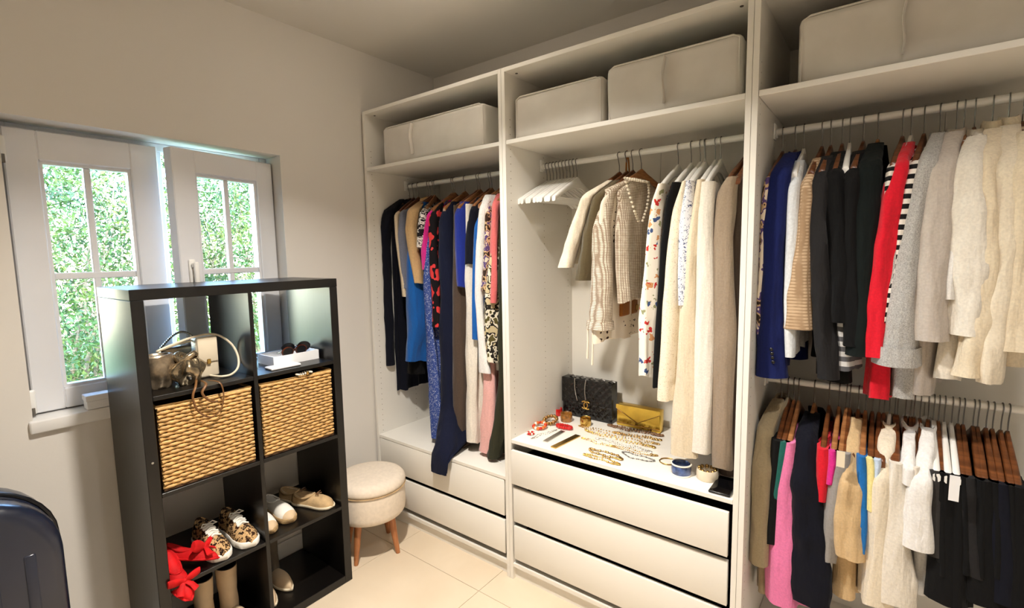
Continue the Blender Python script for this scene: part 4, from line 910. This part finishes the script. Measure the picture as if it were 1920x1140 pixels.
# ------------------------------------------------------------------ shoes and boots
W_ROUND = ([0, .04, .12, .3, .5, .68, .82, .92, .98, 1], [.012, .024, .032, .030, .034, .042, .041, .033, .020, .006])
W_POINT = ([0, .04, .12, .3, .5, .68, .82, .92, .98, 1], [.010, .021, .029, .026, .031, .036, .028, .017, .008, .002])
H_SNEAK = ([0, .06, .2, .4, .55, .7, .82, .93, 1], [.060, .090, .082, .078, .074, .060, .050, .040, .014])
H_FLAT = ([0, .06, .2, .4, .55, .7, .82, .93, 1], [.044, .056, .048, .036, .038, .036, .031, .024, .008])
H_MOC = ([0, .06, .2, .4, .55, .7, .82, .93, 1], [.042, .055, .052, .052, .058, .054, .047, .038, .012])
def shoe(name, label, cat, group, pos, yaw, L, upper, sole, lining, Wp=W_ROUND, Hp=H_SNEAK, ts=0.022, opening=(0.27, 0.19, 0.023), pitch=0.0, roll=0.0, toecap=None, vamp=None, ws=1.0):
    """toe along local +x; pos = heel centre on the surface it stands on"""
    t = thing(name, label, cat, pos, group)
    T = Matrix.Translation(pos) @ Matrix.Rotation(yaw, 4, 'Z') @ Matrix.Rotation(pitch, 4, 'Y') @ Matrix.Rotation(roll, 4, 'X')
    S = np.linspace(0, 1, 22); w = np.interp(S, *Wp)*L/0.24*ws; h = np.interp(S, *Hp)*L/0.24
    w, h = sm(w, 1), sm(h, 1)
    def arch(a, b, grow=0.0, mat=upper, nm='upper'):
        rings = []
        for s, ww, hh in zip(S, w, h):
            if s < a-1e-6 or s > b+1e-6: continue
            th = np.linspace(0, math.pi, 13)
            y = (ww+grow)*np.cos(th)*np.where(np.sin(th) < 0.3, 1.0, 0.96); z = ts*0.8+(hh+grow-ts*0.3)*np.sin(th)**0.75
            rings.append(np.column_stack([np.full(13, s*L+(grow if s > 0.99 else 0)), y, z]))
        return MB().loft(rings).xf(T).build(nm, mat, t, smooth=True, angle=60)
    up = arch(0, 1)
    rings = []
    for z, g in ((0.0, -0.001), (0.003, 0.003), (ts-0.003, 0.004), (ts, 0.002)):
        x = np.concatenate([S*L, S[::-1][1:-1]*L]); y = np.concatenate([w, -w[::-1][1:-1]])
        x = x+np.where(x > L*0.9, g, np.where(x < L*0.05, -g, 0)); rings.append(np.column_stack([x, y+np.sign(y)*g, np.full(len(x), z)]))
    MB().loft(rings).xf(T).build('sole', sole, t, smooth=True, angle=50)
    c, hl, hw = opening; a = np.linspace(0, 2*math.pi, 24, endpoint=False)
    sx = (c+hl*np.cos(a)); zt = np.interp(sx, S, h)+ts*0.5+0.002
    rim = np.column_stack([sx*L, hw*np.sin(a), zt-0.010*np.abs(np.sin(a))])
    MB().tube(rim, 0.0042, 6, loop=True).xf(T).build('collar', upper, t, smooth=True)
    MB().loft([rim+np.array([0, 0, 0.0016]), (rim-rim.mean(0))*0.6+rim.mean(0)-np.array([0, 0, 0.004]), (rim-rim.mean(0))*0.05+rim.mean(0)-np.array([0, 0, 0.006])], cap0=False).xf(T).build('lining', lining, t, smooth=True, angle=80)
    if toecap: arch(0.89, 1.0, 0.0018, toecap, 'toe_cap')
    return t, T, (S, w, h, L, ts)
def laces(t, T, g, n=6, s0=0.44, s1=0.70, mat='shoe_white'):
    S, w, h, L, ts = g
    to = MB()
    rr = []
    for s in np.linspace(s0-0.06, s1, 6):
        hh = np.interp(s, S, h)+ts*0.5+0.004; rr.append([(s*L, y, hh-0.25*abs(y)) for y in (-0.017, -0.008, 0, 0.008, 0.017)]+[(s*L, y, hh-0.25*abs(y)-0.004) for y in (0.017, -0.017)])
    MB().loft(rr).xf(T).build('tongue', mat, t, smooth=True)
    for k in range(n):
        s = s0+(s1-s0)*k/(n-1); hh = np.interp(s, S, h)+ts*0.5+0.008
        MB().tube([(s*L+0.004*(-1)**k, -0.021, hh-0.009), (s*L, 0, hh+0.001), (s*L-0.004*(-1)**k, 0.021, hh-0.009)], 0.0032, 6).xf(T).build('lace', mat, t, smooth=True)
    s = s0-0.02; hh = np.interp(s, S, h)+ts*0.5+0.010
    for sg in (-1, 1):
        MB().tube([(s*L, 0, hh), (s*L+0.008, sg*0.018, hh+0.010), (s*L+0.020, sg*0.030, hh+0.002), (s*L+0.016, sg*0.016, hh+0.001), (s*L, 0, hh)], 0.0026, 6).xf(T).build('lace_bow', mat, t, smooth=True)
SH3, SH4 = KZ[1]+0.0005, KZ[0]+0.0005
for y, yaw, lab in ((-1.592, 0.02, 'leopard-print sneaker with white laces, next to the red bow shoes'), (-1.493, 0.06, 'leopard-print sneaker with white laces, against the shelf divider')):
    t, T, g = shoe('sneaker', lab, 'sneaker', 'leopard-print sneakers', (0.150, y, SH3), yaw, 0.245, 'leopard', 'shoe_white', 'shoe_lining', ts=0.028)
    laces(t, T, g)
def bow(t, T, c, sz, mat):
    for sg in (-1, 1):
        rr = []
        for k in range(9):
            q = k/8; ww = sz*(0.16+0.5*math.sin(math.pi*min(1, q*0.62+0.1))); rr.append([(c[0]+0.25*sz*ww/sz*math.cos(a)-0.1*q*sz, c[1]+sg*sz*q*0.95, c[2]+0.55*ww*math.sin(a)*1.0+0.18*sz*q) for a in np.linspace(0, 2*math.pi, 12, endpoint=False)])
        MB().loft(rr).xf(T).build('bow_loop', mat, t, smooth=True)
        MB().tube([(c[0], c[1], c[2]), (c[0]+0.4*sz, c[1]+sg*0.3*sz, c[2]-0.1*sz), (c[0]+0.75*sz, c[1]+sg*0.5*sz, c[2]-0.35*sz)], [0.006, 0.010, 0.012], 8, flat=0.4).xf(T).build('bow_tail', mat, t, smooth=True)
    MB().ball(c, 0.17*sz, 10, 6, (1, 1.1, 1.1)).xf(T).build('bow_knot', mat, t, smooth=True)
t, T, g = shoe('bow_shoe', 'red pointed flat with a bow, its toe tipped over the shelf edge', 'shoe', 'red bow flats', (0.235, -1.738, SH3+0.028), 0.05, 0.225, 'red_suede', 'red_suede', 'red_suede', W_POINT, H_FLAT, 0.008, opening=(0.30, 0.24, 0.021), pitch=0.42)
bow(t, T, (0.165, 0, 0.046), 0.055, 'red_suede')
t, T, g = shoe('bow_shoe', 'red pointed flat with a large bow, lying turned beside the leopard sneaker', 'shoe', 'red bow flats', (0.215, -1.735, SH3+0.020), 0.62, 0.220, 'red_suede', 'red_suede', 'red_suede', W_POINT, H_FLAT, 0.008, opening=(0.30, 0.24, 0.021), roll=-0.35)
t.location = (0.225, -1.742, SH3+0.024)
bow(t, Matrix.Translation((0.010, -0.007, 0.004)) @ T, (0.160, 0, 0.046), 0.062, 'red_suede')
for (x, y, yaw, lab) in ((0.130, -1.372, -0.06, 'white espadrille with a beige toe, against the shelf divider'), (0.115, -1.290, 0.0, 'white espadrille with a beige toe, beside the tan moccasins')):
    shoe('espadrille', lab, 'espadrille', 'white espadrilles', (x, y, SH3), yaw, 0.235, 'shoe_white', 'sole_rope', 'shoe_lining', W_ROUND, H_MOC, 0.024, toecap='beige_suede', ws=0.92)
for (x, y, yaw, lab) in ((0.085, -1.205, 0.30, 'tan suede moccasin with fluffy lining, pushed to the back of its cell'), (0.185, -1.195, 0.42, 'tan suede moccasin with fluffy lining, set at an angle at the front')):
    t, T, g = shoe('moccasin', lab, 'moccasin', 'tan fur-lined moccasins', (x, y, SH3 if x > 0.1 else SH3), yaw, 0.215, 'tan_suede', 'sole_cream', 'fur', W_ROUND, H_MOC, 0.014, opening=(0.30, 0.24, 0.030), ws=1.0)
    S, w, h, L, ts = g; s = 0.60; hh = np.interp(s, S, h)+0.012
    for sg in (-1, 1): MB().tube([(s*L, 0, hh), (s*L+0.010, sg*0.018, hh+0.006), (s*L+0.020, sg*0.012, hh), (s*L, 0, hh)], 0.0022, 6).xf(T).build('lace_bow', 'brown_leather', t, smooth=True)
def boot(label, pos, yaw, upper, shaft, group, hs, sole='sole_cream'):
    t, T, g = shoe('ankle_boot', label, 'boot', group, pos, yaw, 0.235, upper, sole, 'shoe_lining', W_POINT if upper == 'beige_suede' else W_ROUND, H_MOC, 0.014, opening=(0.2, 0.12, 0.02))
    rr = [];
    for z, rx, ry, xo in ((0.03, .052, .031, .060), (0.07, .050, .033, .060), (0.11, .044, .033, .054), (0.6*hs, .045, .036, .052), (hs, .050, .040, .052)):
        rr.append([(xo+rx*math.cos(a), ry*math.sin(a), z) for a in np.linspace(0, 2*math.pi, 22, endpoint=False)])
    top = np.array(rr[-1]); c = top.mean(0)
    MB().loft(rr, cap1=False).xf(T).build('shaft', shaft, t, smooth=True)
    q = [(top-c)*0.97+c, (top-c)*0.94+c+np.array([0, 0, 0.002]), (top-c)*0.9+c-np.array([0, 0, 0.05])]
    MB().loft(q, cap0=False).xf(T).build('shaft_lining', 'shoe_lining', t, smooth=True)
boot('grey sock boot with a beige toe, against the divider in the bottom cell', (0.100, -1.372, SH4), -0.05, 'beige_suede', 'grey_suede', 'grey and beige sock boots', 0.25)
boot('grey sock boot with a beige toe, standing clear of the divider', (0.060, -1.292, SH4), 0.02, 'beige_suede', 'grey_suede', 'grey and beige sock boots', 0.27)
boot('taupe ankle boot below the leopard sneaker that touches the red shoes', (0.150, -1.610, SH4), 0.0, 'beige_suede', 'beige_suede', 'taupe ankle boots', 0.215)
boot('taupe ankle boot below the leopard sneaker at the divider', (0.160, -1.522, SH4), 0.04, 'beige_suede', 'beige_suede', 'taupe ankle boots', 0.225)

# ------------------------------------------------------------------ bags on the top row of the cube shelf
ZB = KZ[3]+0.0006
def pouch(name, label, cx, cy, z, a, b, h, mat, seed, group=None, neck=0.55, yaw=0.0, cr=1.0):
    t = thing(name, label, 'bag', (cx, cy, z), group); r = np.random.default_rng(seed); ph = r.uniform(0, 6.28, 6); rr = []
    th = np.linspace(0, 2*math.pi, 30, endpoint=False)
    for s in np.linspace(0, 1, 14):
        k = (0.86+0.5*math.sin(math.pi*min(s*1.2, 1)*0.6))*(1 if s < 0.6 else 1-(1-neck)*((s-0.6)/0.4)**1.5)
        wv = 1+cr*(0.06*np.sin(4*th+ph[0]+4*s)+0.05*np.sin(7*th+ph[1]-6*s))
        x, y = a*k*wv*np.cos(th)*0.8, b*k*wv*np.sin(th)*0.8
        rr.append(np.column_stack([cx+x*math.cos(yaw)-y*math.sin(yaw), cy+x*math.sin(yaw)+y*math.cos(yaw), z+h*s+0*x]))
    MB().loft(rr).build('bag_body', mat, t, smooth=True, angle=70)
    return t
P0 = px(312, 726, 2, ZB)
t = pouch('clutch_bag', 'slouchy gunmetal clutch bag leaning at the shelf side', 0.275, -1.715, ZB, 0.045, 0.058, 0.118, 'gunmetal_leather', 4, neck=0.9)
MB().tube([(0.275+0.034*math.cos(a), -1.715+0.046*math.sin(a), ZB+0.118) for a in np.linspace(0, 2*math.pi, 20, endpoint=False)], 0.007, 6, loop=True).build('gathered_rim', 'gunmetal_leather', t, smooth=True)
t = pouch('knot_bag', 'bronze metallic knot bag with a dangling strap', 0.300, -1.628, ZB, 0.055, 0.050, 0.098, 'crumpled_metal', 9, neck=0.62, cr=2.2)
MB().tube([(0.300+0.024*math.cos(a), -1.628+0.030*math.sin(a), ZB+0.104+0.010*math.sin(2*a)) for a in np.linspace(0, 2*math.pi, 18, endpoint=False)], 0.012, 8, loop=True).build('knot', 'crumpled_metal', t, smooth=True)
MB().ball((0.338, -1.627, ZB+0.045), 0.024, 12, 8, (0.6, 1.0, 1.2)).build('buckle', 'silver_metal', t, smooth=True)
XS = KX1+0.006
MB().tube(curve([(0.345, -1.615, ZB+0.02), (XS-0.004, -1.640, ZB+0.006), (XS+0.006, -1.655, ZB-0.03), (XS+0.006, -1.640, ZB-0.085), (XS+0.006, -1.600, ZB-0.118), (XS+0.006, -1.565, ZB-0.095), (XS+0.006, -1.552, ZB-0.045), (XS+0.002, -1.560, ZB+0.004), (0.36, -1.58, ZB+0.01)]), 0.0040, 8, flat=0.5).build('strap', 'brown_leather', t, smooth=True)
MB().tube(curve([(0.35, -1.600, ZB+0.012), (XS-0.004, -1.605, ZB+0.008), (XS+0.010, -1.625, ZB-0.02), (XS+0.010, -1.600, ZB-0.055), (XS+0.010, -1.575, ZB-0.062)]), 0.0045, 8, flat=0.5).build('strap', 'brown_leather', t, smooth=True)
cb = thing('shoulder_bag', 'small cream leather shoulder bag with a looping strap', 'bag', (0.235, -1.535, ZB))
MB().box(0.205, 0.262, -1.578, -1.500, ZB, ZB+0.165, 0.010, 3).build('bag_body', 'cream_leather', cb, smooth=True)
MB().box(0.262, 0.267, -1.574, -1.504, ZB+0.062, ZB+0.160, 0.003, 2).build('flap', 'cream_leather', cb, smooth=True)
MB().box(0.267, 0.271, -1.546, -1.532, ZB+0.055, ZB+0.075, 0.002).build('clasp', 'gold_metal', cb)
lp = [(0.22, -1.580, ZB+0.15), (0.27, -1.66, ZB+0.148), (0.31, -1.72, ZB+0.140), (0.31, -1.69, ZB+0.152), (0.27, -1.58, ZB+0.172), (0.25, -1.50, ZB+0.166), (0.26, -1.452, ZB+0.125), (0.28, -1.436, ZB+0.075), (0.30, -1.445, ZB+0.030), (0.32, -1.48, ZB+0.008), (0.32, -1.52, ZB+0.007), (0.27, -1.540, ZB+0.008)]
MB().tube(curve(lp), 0.0045, 8).build('strap', 'cream_leather', cb, smooth=True)
t = thing('chain_purse', 'small silver purse with a chain, behind the cream bag', 'bag', (0.14, -1.60, ZB))
MB().box(0.120, 0.165, -1.665, -1.545, ZB, ZB+0.125, 0.012, 3).build('bag_body', 'gunmetal_leather', t, smooth=True)
ch = MB()
for k in range(26):
    q = k/25; ch.ball((0.15+0.02*math.sin(q*3), -1.66+0.13*q, ZB+0.128+0.055*math.sin(math.pi*q)), 0.005, 6, 4)
ch.build('chain', 'silver_metal', t, smooth=True)

t = thing('sunglasses_tray', 'white tray holding sunglasses on the top row of the shelf', 'tray', (0.235, -1.19, ZB))
tx0, tx1, ty0, ty1, tz = 0.160, 0.305, -1.302, -1.090, ZB+0.042
m_ = MB(); m_.box(tx0, tx1, ty0, ty1, ZB, ZB+0.005).box(tx0, tx0+0.005, ty0, ty1, ZB+0.005, tz).box(tx1-0.005, tx1, ty0, ty1, ZB+0.005, tz).box(tx0+0.005, tx1-0.005, ty0, ty0+0.005, ZB+0.005, tz).box(tx0+0.005, tx1-0.005, ty1-0.005, ty1, ZB+0.005, tz)
m_.build('tray_body', 'paper_white', t)
def glasses(label, c, yaw, fm, lm):
    t = thing('sunglasses', label, 'sunglasses', c, 'sunglasses in the white tray')
    T = Matrix.Translation(c) @ Matrix.Rotation(yaw, 4, 'Z')
    for sg in (-1, 1):
        r = [(0.0, sg*0.034+0.027*math.cos(a), 0.022+0.020*math.sin(a)) for a in np.linspace(0, 2*math.pi, 20, endpoint=False)]
        MB().tube(r, 0.0032, 6, loop=True).xf(T).build('rim', fm, t, smooth=True)
        MB().loft([[(0.001, p[1], p[2]) for p in r], [(-0.001, p[1], p[2]) for p in r]]).xf(T).build('lens', lm, t)
        MB().tube([(0, sg*0.062, 0.028), (-0.05, sg*0.050, 0.012), (-0.10, sg*0.020, 0.006)], 0.0028, 6).xf(T).build('temple', fm, t, smooth=True)
    MB().tube([(0, -0.008, 0.026), (0.002, 0, 0.030), (0, 0.008, 0.026)], 0.003, 6).xf(T).build('bridge', fm, t, smooth=True)
glasses('brown tortoiseshell sunglasses at the front of the white tray', (0.285, -1.195, ZB+0.030), 0.12, 'plastic_amber', 'plastic_and_shade_black')
glasses('black sunglasses at the back of the white tray', (0.245, -1.165, ZB+0.038), -0.2, 'plastic_and_shade_black', 'plastic_and_shade_black')
t = thing('glasses_case', 'black oval glasses case beside the white tray', 'case', (0.16, -1.352, ZB))
MB().ball((0.16, -1.356, ZB+0.028), 0.028, 18, 10, (2.6, 1.45, 1.0)).build('case_body', 'black_leather', t, smooth=True)
MB().tube([(0.16+0.0735*math.cos(a), -1.356+0.0412*math.sin(a), ZB+0.029) for a in np.linspace(0, 2*math.pi, 28, endpoint=False)], 0.0012, 5, loop=True).build('seam', 'screw_dark', t, smooth=True)
t = tag(MB().box(0.310, 0.372, -1.345, -1.215, ZB, ZB+0.010, 0.003, 2).build('card_packet', 'paper_white', None, smooth=True), 'flat white packet lying before the white tray', 'packet')
t = thing('pearl_bracelet', 'pearl and gold bracelet caught on the basket rim', 'bracelet', (KX1-0.01, -1.22, KZ[2]+0.315))
pb_ = MB()
for k in range(22):
    a = k/22*2*math.pi; pb_.ball((KX1-0.012+0.012*math.cos(a), -1.215+0.036*math.sin(a), KZ[2]+0.319+0.002*math.sin(3*a)), 0.0042, 8, 5)
pb_.build('bead_string', 'pearl', t, smooth=True); MB().ball((KX1+0.001, -1.205, KZ[2]+0.320), 0.007, 8, 5).build('charm', 'gold_metal', t, smooth=True)

# ------------------------------------------------------------------ bags and jewellery on the middle wardrobe's drawer top
ZW = ZT2+0.0006
ql = thing('quilted_bag', 'black quilted leather flap bag with chain and gold clasp', 'handbag', (1.19, -0.09, ZW))
bx0, bx1, byf, byb = 1.045, 1.332, -0.135, -0.070
bz1 = px(1108, 713, 1, -0.12)[2]
def quilt(x0, x1, z0, z1, yf, depth, step, nm, mat, parent, back):
    nx, nz = 66, 44; V = []; F = []
    for j in range(nz+1):
        for i in range(nx+1):
            x = x0+(x1-x0)*i/nx; z = z0+(z1-z0)*j/nz
            p = abs(math.sin(math.pi*(x+z)/step)); q = abs(math.sin(math.pi*(x-z)/step)); e = min(1, min(i, nx-i)/3)*min(1, min(j, nz-j)/3)
            V.append((x, yf-depth*(min(p, q)**0.6)*e, z))
    for j in range(nz):
        for i in range(nx): a = j*(nx+1)+i; F.append((a, a+1, a+nx+2, a+nx+1))
    n0 = len(V); V += [(x0, back, z0), (x1, back, z0), (x1, back, z1), (x0, back, z1)]
    ring = [i for i in range(nx+1)]; top = [nz*(nx+1)+i for i in range(nx+1)]; lf = [j*(nx+1) for j in range(nz+1)]; rt = [j*(nx+1)+nx for j in range(nz+1)]
    F += [tuple(ring[::-1]+[n0, n0+1]), tuple(top+[n0+2, n0+3]), tuple(lf+[n0+3, n0]), tuple(rt[::-1]+[n0+1, n0+2]), (n0, n0+3, n0+2, n0+1)]
    return MB().add(V, F).build(nm, mat, parent, smooth=True, angle=60)
zfl = ZW+(bz1-ZW)*0.36
quilt(bx0, bx1, ZW, bz1-0.006, byf+0.008, 0.006, 0.040, 'bag_body', 'black_leather', ql, byb)
quilt(bx0-0.002, bx1+0.002, zfl, bz1, byf, 0.006, 0.040, 'flap', 'black_leather', ql, byf+0.006)
part('top_edge', 'black_leather', ql, bx0-0.002, bx1+0.002, byf, byb, bz1-0.006, bz1+0.001, 0.003)
for k in range(5): MB().tube([(bx0+0.03+k*0.056, byf+0.03, bz1+0.002+0.006*math.sin(0)), (bx0+0.05+k*0.056, byf+0.03, bz1+0.010), (bx0+0.068+k*0.056, byf+0.03, bz1+0.003)], 0.004, 6).build('chain_arc', 'dark_steel', ql, smooth=True)
ccx, ccz = (bx0+bx1)/2+0.004, zfl+0.004
for sg in (-1, 1):                                         # clasp of two interlocked open rings
    pts = [(ccx+sg*0.0095+0.019*math.cos(a)*sg, byf-0.011-0.0015*sg, ccz+0.019*math.sin(a)) for a in np.radians(np.linspace(50, 310, 26))]
    MB().tube(pts, 0.0036, 8).build('clasp_ring', 'gold_metal', ql, smooth=True)
for (x0_, z0_, x1_, z1_) in ((ccx, bz1, ccx, ccz+0.03), (ccx-0.065, bz1, ccx-0.05, ccz+0.02)):
    c = MB()
    for k in range(18):
        q = k/17; c.ball((x0_+(x1_-x0_)*q-0.006*math.sin(3*q), byf-0.010, z0_+(z1_-z0_)*q), 0.0036, 6, 4, (0.8, 0.8, 1.5))
    c.build('chain', 'silver_metal', ql, smooth=True)
gc = thing('envelope_clutch', 'shiny gold envelope clutch lying before the quilted bag', 'clutch bag', (1.46, -0.10, ZW))
g0, g1_, gy = 1.352, 1.575, -0.118; gz1 = px(1200, 764, 1, -0.11)[2]
MB().box(g0, g1_, gy, gy+0.05, ZW, gz1, 0.004, 2).build('bag_body', 'gold_leather', gc, smooth=True)
gm = (g0+g1_)/2; V = [(g0-0.001, gy-0.001, gz1), (g1_+0.001, gy-0.001, gz1), (g1_+0.001, gy-0.001, gz1-0.018), (gm, gy-0.001, ZW+0.030), (g0-0.001, gy-0.001, gz1-0.018)]
MB().loft([V, [(a, b-0.004, c) for a, b, c in V]]).build('flap', 'gold_leather', gc)
MB().tube([(g0, gy-0.006, gz1-0.018), (gm, gy-0.007, ZW+0.030), (g1_, gy-0.006, gz1-0.018)], 0.0018, 6).build('flap_edge', 'old_gold', gc, smooth=True)
MB().box(g0-0.001, g1_+0.001, gy-0.003, gy, ZW+0.012, ZW+0.016, 0.001).build('seam', 'old_gold', gc)

def pw(x, y, z=None): return px(x, y, 2, ZW if z is None else z)
def chain(label, p, q, wid, rad, mat, n=46, seed=0, thick=1.0, name='necklace', cat='necklace', pend=None):
    """necklace laid flat on the drawer top as a long narrow loop"""
    r = np.random.default_rng(seed); A, B = pw(*p), pw(*q); d = B-A; L = np.linalg.norm(d); d /= L; nrm = np.array([-d[1], d[0], 0])
    t = thing(name, label, cat, tuple((A+B)/2), 'necklaces laid out on the drawer top' if cat == 'necklace' else None)
    c = MB(); ph = r.uniform(0, 6.28, 4)
    for k in range(n):
        a = 2*math.pi*k/n; s = (1-math.cos(a))/2*L; o = math.sin(a)*wid+0.005*math.sin(s*40+ph[0])+0.003*math.sin(s*90+ph[1])
        P = A+d*s+nrm*o; c.ball((P[0], P[1], ZW+rad*0.85), rad*(1+0.3*math.sin(k*2.3+ph[2])), 6, 4, (1.15, 1.15, 0.85))
    c.build('links', mat, t, smooth=True)
    if pend: MB().ball((B[0], B[1], ZW+0.004), pend, 10, 6, (1.2, 1.2, 0.5)).build('pendant', mat, t, smooth=True)
    return t
chain('gold chain necklace lying just before the black quilted bag', (1086, 799), (1236, 834), 0.014, 0.0034, 'old_gold', 80, 1)
chain('gold necklace with flat links, second from the quilted bag', (1096, 808), (1226, 840), 0.010, 0.0040, 'gold_metal', 64, 2, pend=0.008)
chain('brown beaded necklace lying at the foot of the gold clutch', (1140, 799), (1243, 818), 0.013, 0.0055, 'brown_leather', 54, 3)
chain('thin silver chain necklace across the middle of the drawer top', (1118, 822), (1222, 848), 0.010, 0.0026, 'silver_metal', 80, 4)
chain('pale pearl necklace between two gold chains', (1122, 829), (1216, 853), 0.008, 0.0030, 'pearl', 70, 5)
chain('short gold necklace with chunky links', (1106, 843), (1164, 862), 0.018, 0.0048, 'old_gold', 44, 6, pend=0.010)
chain('gold and green necklace nearest the drawer front', (1096, 852), (1162, 872), 0.013, 0.0040, 'gold_metal', 50, 7)
chain('silver looped necklace beside the chunky gold one', (1166, 849), (1226, 866), 0.020, 0.0028, 'dark_steel', 60, 8)
chain('fine silver chain curled before the amber beads', (996, 823), (1042, 806), 0.008, 0.0024, 'silver_metal', 50, 9)
chain('gold rope necklace curling towards the silver loop', (1150, 838), (1232, 856), 0.012, 0.0032, 'old_gold', 60, 10)
chain('tiny gold chain with a flat pendant before the mesh bracelet', (1090, 822), (1150, 838), 0.009, 0.0028, 'gold_metal', 50, 11, pend=0.007)
chain('dark bronze necklace beside the brown beads', (1150, 812), (1240, 826), 0.009, 0.0042, 'old_gold', 56, 12)
def band(name, label, p, q, w, mat, n=14):
    A, B = pw(*p), pw(*q); d = B-A; L = np.linalg.norm(d); d /= L; nr = np.array([-d[1], d[0], 0])
    t = thing(name, label, 'bracelet', tuple((A+B)/2))
    for k in range(n):
        C0 = A+d*L*(k+0.06)/n; C1 = A+d*L*(k+0.94)/n; V = [C0-nr*w, C1-nr*w, C1+nr*w, C0+nr*w]
        MB().loft([[(v[0], v[1], ZW) for v in V], [(v[0], v[1], ZW+0.0045) for v in V]]).build('link', mat, t)
    return t
band('link_bracelet', 'wide silver link bracelet laid out straight', (1022, 829), (1056, 809), 0.012, 'silver_metal')
band('mesh_bracelet', 'wide gold mesh bracelet laid out straight beside the silver one', (1037, 840), (1084, 817), 0.014, 'gold_metal', 18)
def beads(label, p, R, n, rad, mats, tilt=0.0, name='bead_bracelet', cat='bracelet', sq=1.0):
    C = pw(*p); t = thing(name, label, cat, tuple(C))
    for k in range(n):
        a = 2*math.pi*k/n
        MB().ball((C[0]+R*math.cos(a), C[1]+R*sq*math.sin(a), ZW+rad+tilt*(1+math.sin(a))*R), rad*(0.9+0.2*((k*37) % 5)/5), 8, 5).build('bead', mats[k % len(mats)], t, smooth=True)
beads('orange and red bead bracelet at the end panel', (1012, 803), 0.030, 15, 0.0085, ['orange_bead', 'red_bead', 'orange_bead', 'pearl'], 0.2)
beads('amber bead bracelet beside the orange one', (1032, 794), 0.032, 13, 0.010, ['amber_bead', 'old_gold'], 0.3)
beads('small red and white bead bracelet at the drawer edge', (995, 814), 0.016, 11, 0.006, ['red_bead', 'pearl', 'red_bead'], 0.0)
beads('flat red petal necklace before the gold cuff', (1058, 803), 0.040, 18, 0.0085, ['red_bead'], 0.0, 'petal_necklace', 'necklace', 0.45)
def cuff(name, label, C, R, h_, mat, lin_=None, tilt=0.0, gap=0.0):
    t = thing(name, label, 'bracelet', tuple(C)); rr = []
    a = np.linspace(0, 2*math.pi, 30, endpoint=False)
    for z, s in ((0, 0.97), (0.002, 1.0), (h_*0.5, 1.05), (h_-0.002, 1.0), (h_, 0.97), (h_-0.002, 0.90), (h_*0.5, 0.92), (0.002, 0.90)):
        rr.append(np.column_stack([C[0]+R*s*np.cos(a), C[1]+R*s*np.sin(a), ZW+z+tilt*R*(1+np.sin(a))]))
    MB().loft(rr, loop=True).build('band', mat, t, smooth=True, angle=60)
    return t, a
cuff('gold_cuff', 'gold cuff standing beside the red petal necklace', pw(1098, 797), 0.027, 0.040, 'gold_metal')
cuff('amber_cuff', 'round amber cuff by the corner of the quilted bag', pw(1062, 789), 0.030, 0.042, 'amber_bead')
cuff('red_bangle', 'red bangle standing at the corner of the quilted bag', pw(1046, 778), 0.024, 0.038, 'red_bead')
cuff('thin_bangle', 'thin gold bangle beside the blue cuff', pw(1252, 866), 0.033, 0.005, 'gold_metal')
t, a = cuff('enamel_cuff', 'blue and white enamel cuff at the drawer front', pw(1277, 888), 0.036, 0.044, 'blue_enamel')
C = pw(1277, 888)
for z in (0.002, 0.042): MB().tube([(C[0]+0.0365*math.cos(q), C[1]+0.0365*math.sin(q), ZW+z) for q in a], 0.0032, 6, loop=True).build('white_edge', 'pearl', t, smooth=True)
t, a = cuff('woven_cuff', 'cream and gold woven cuff beside the phone', pw(1326, 897), 0.038, 0.040, 'cream_leather')
C = pw(1326, 897)
for k in range(10):
    q = 2*math.pi*k/10; MB().ball((C[0]+0.030*math.cos(q), C[1]+0.030*math.sin(q), ZW+0.036), 0.008, 8, 5).build('gold_stud', 'old_gold', t, smooth=True)
C = pw(1352, 922); C[0] = min(C[0], ULIM[1][1]-0.045); C[1] = max(C[1], -0.535)
ph_ = thing('phone', 'black smartphone at the partition on the drawer top', 'phone', (C[0], C[1], ZW))
MB().box(C[0]-0.037, C[0]+0.037, C[1]-0.036, C[1]+0.11, ZW, ZW+0.009, 0.004, 3).build('case', 'plastic_and_shade_black', ph_, smooth=True)
part('screen', 'phone_glass', ph_, C[0]-0.034, C[0]+0.034, C[1]-0.033, C[1]+0.107, ZW+0.009, ZW+0.0095)
# white cord lying on the drawer top beside the partition
A = [px(x, y, 2, ZT1+0.004) for x, y in ((935, 835), (925, 845), (938, 852), (930, 862), (922, 856), (940, 868))]
A = [np.array([min(q[0], ULIM[0][1]-0.01), q[1], q[2]]) for q in A]
tag(MB().tube(A, 0.003, 6).build('curtain_cord', 'white_plastic', None, smooth=True), 'loose white cord on the drawer top at the partition', 'cord')
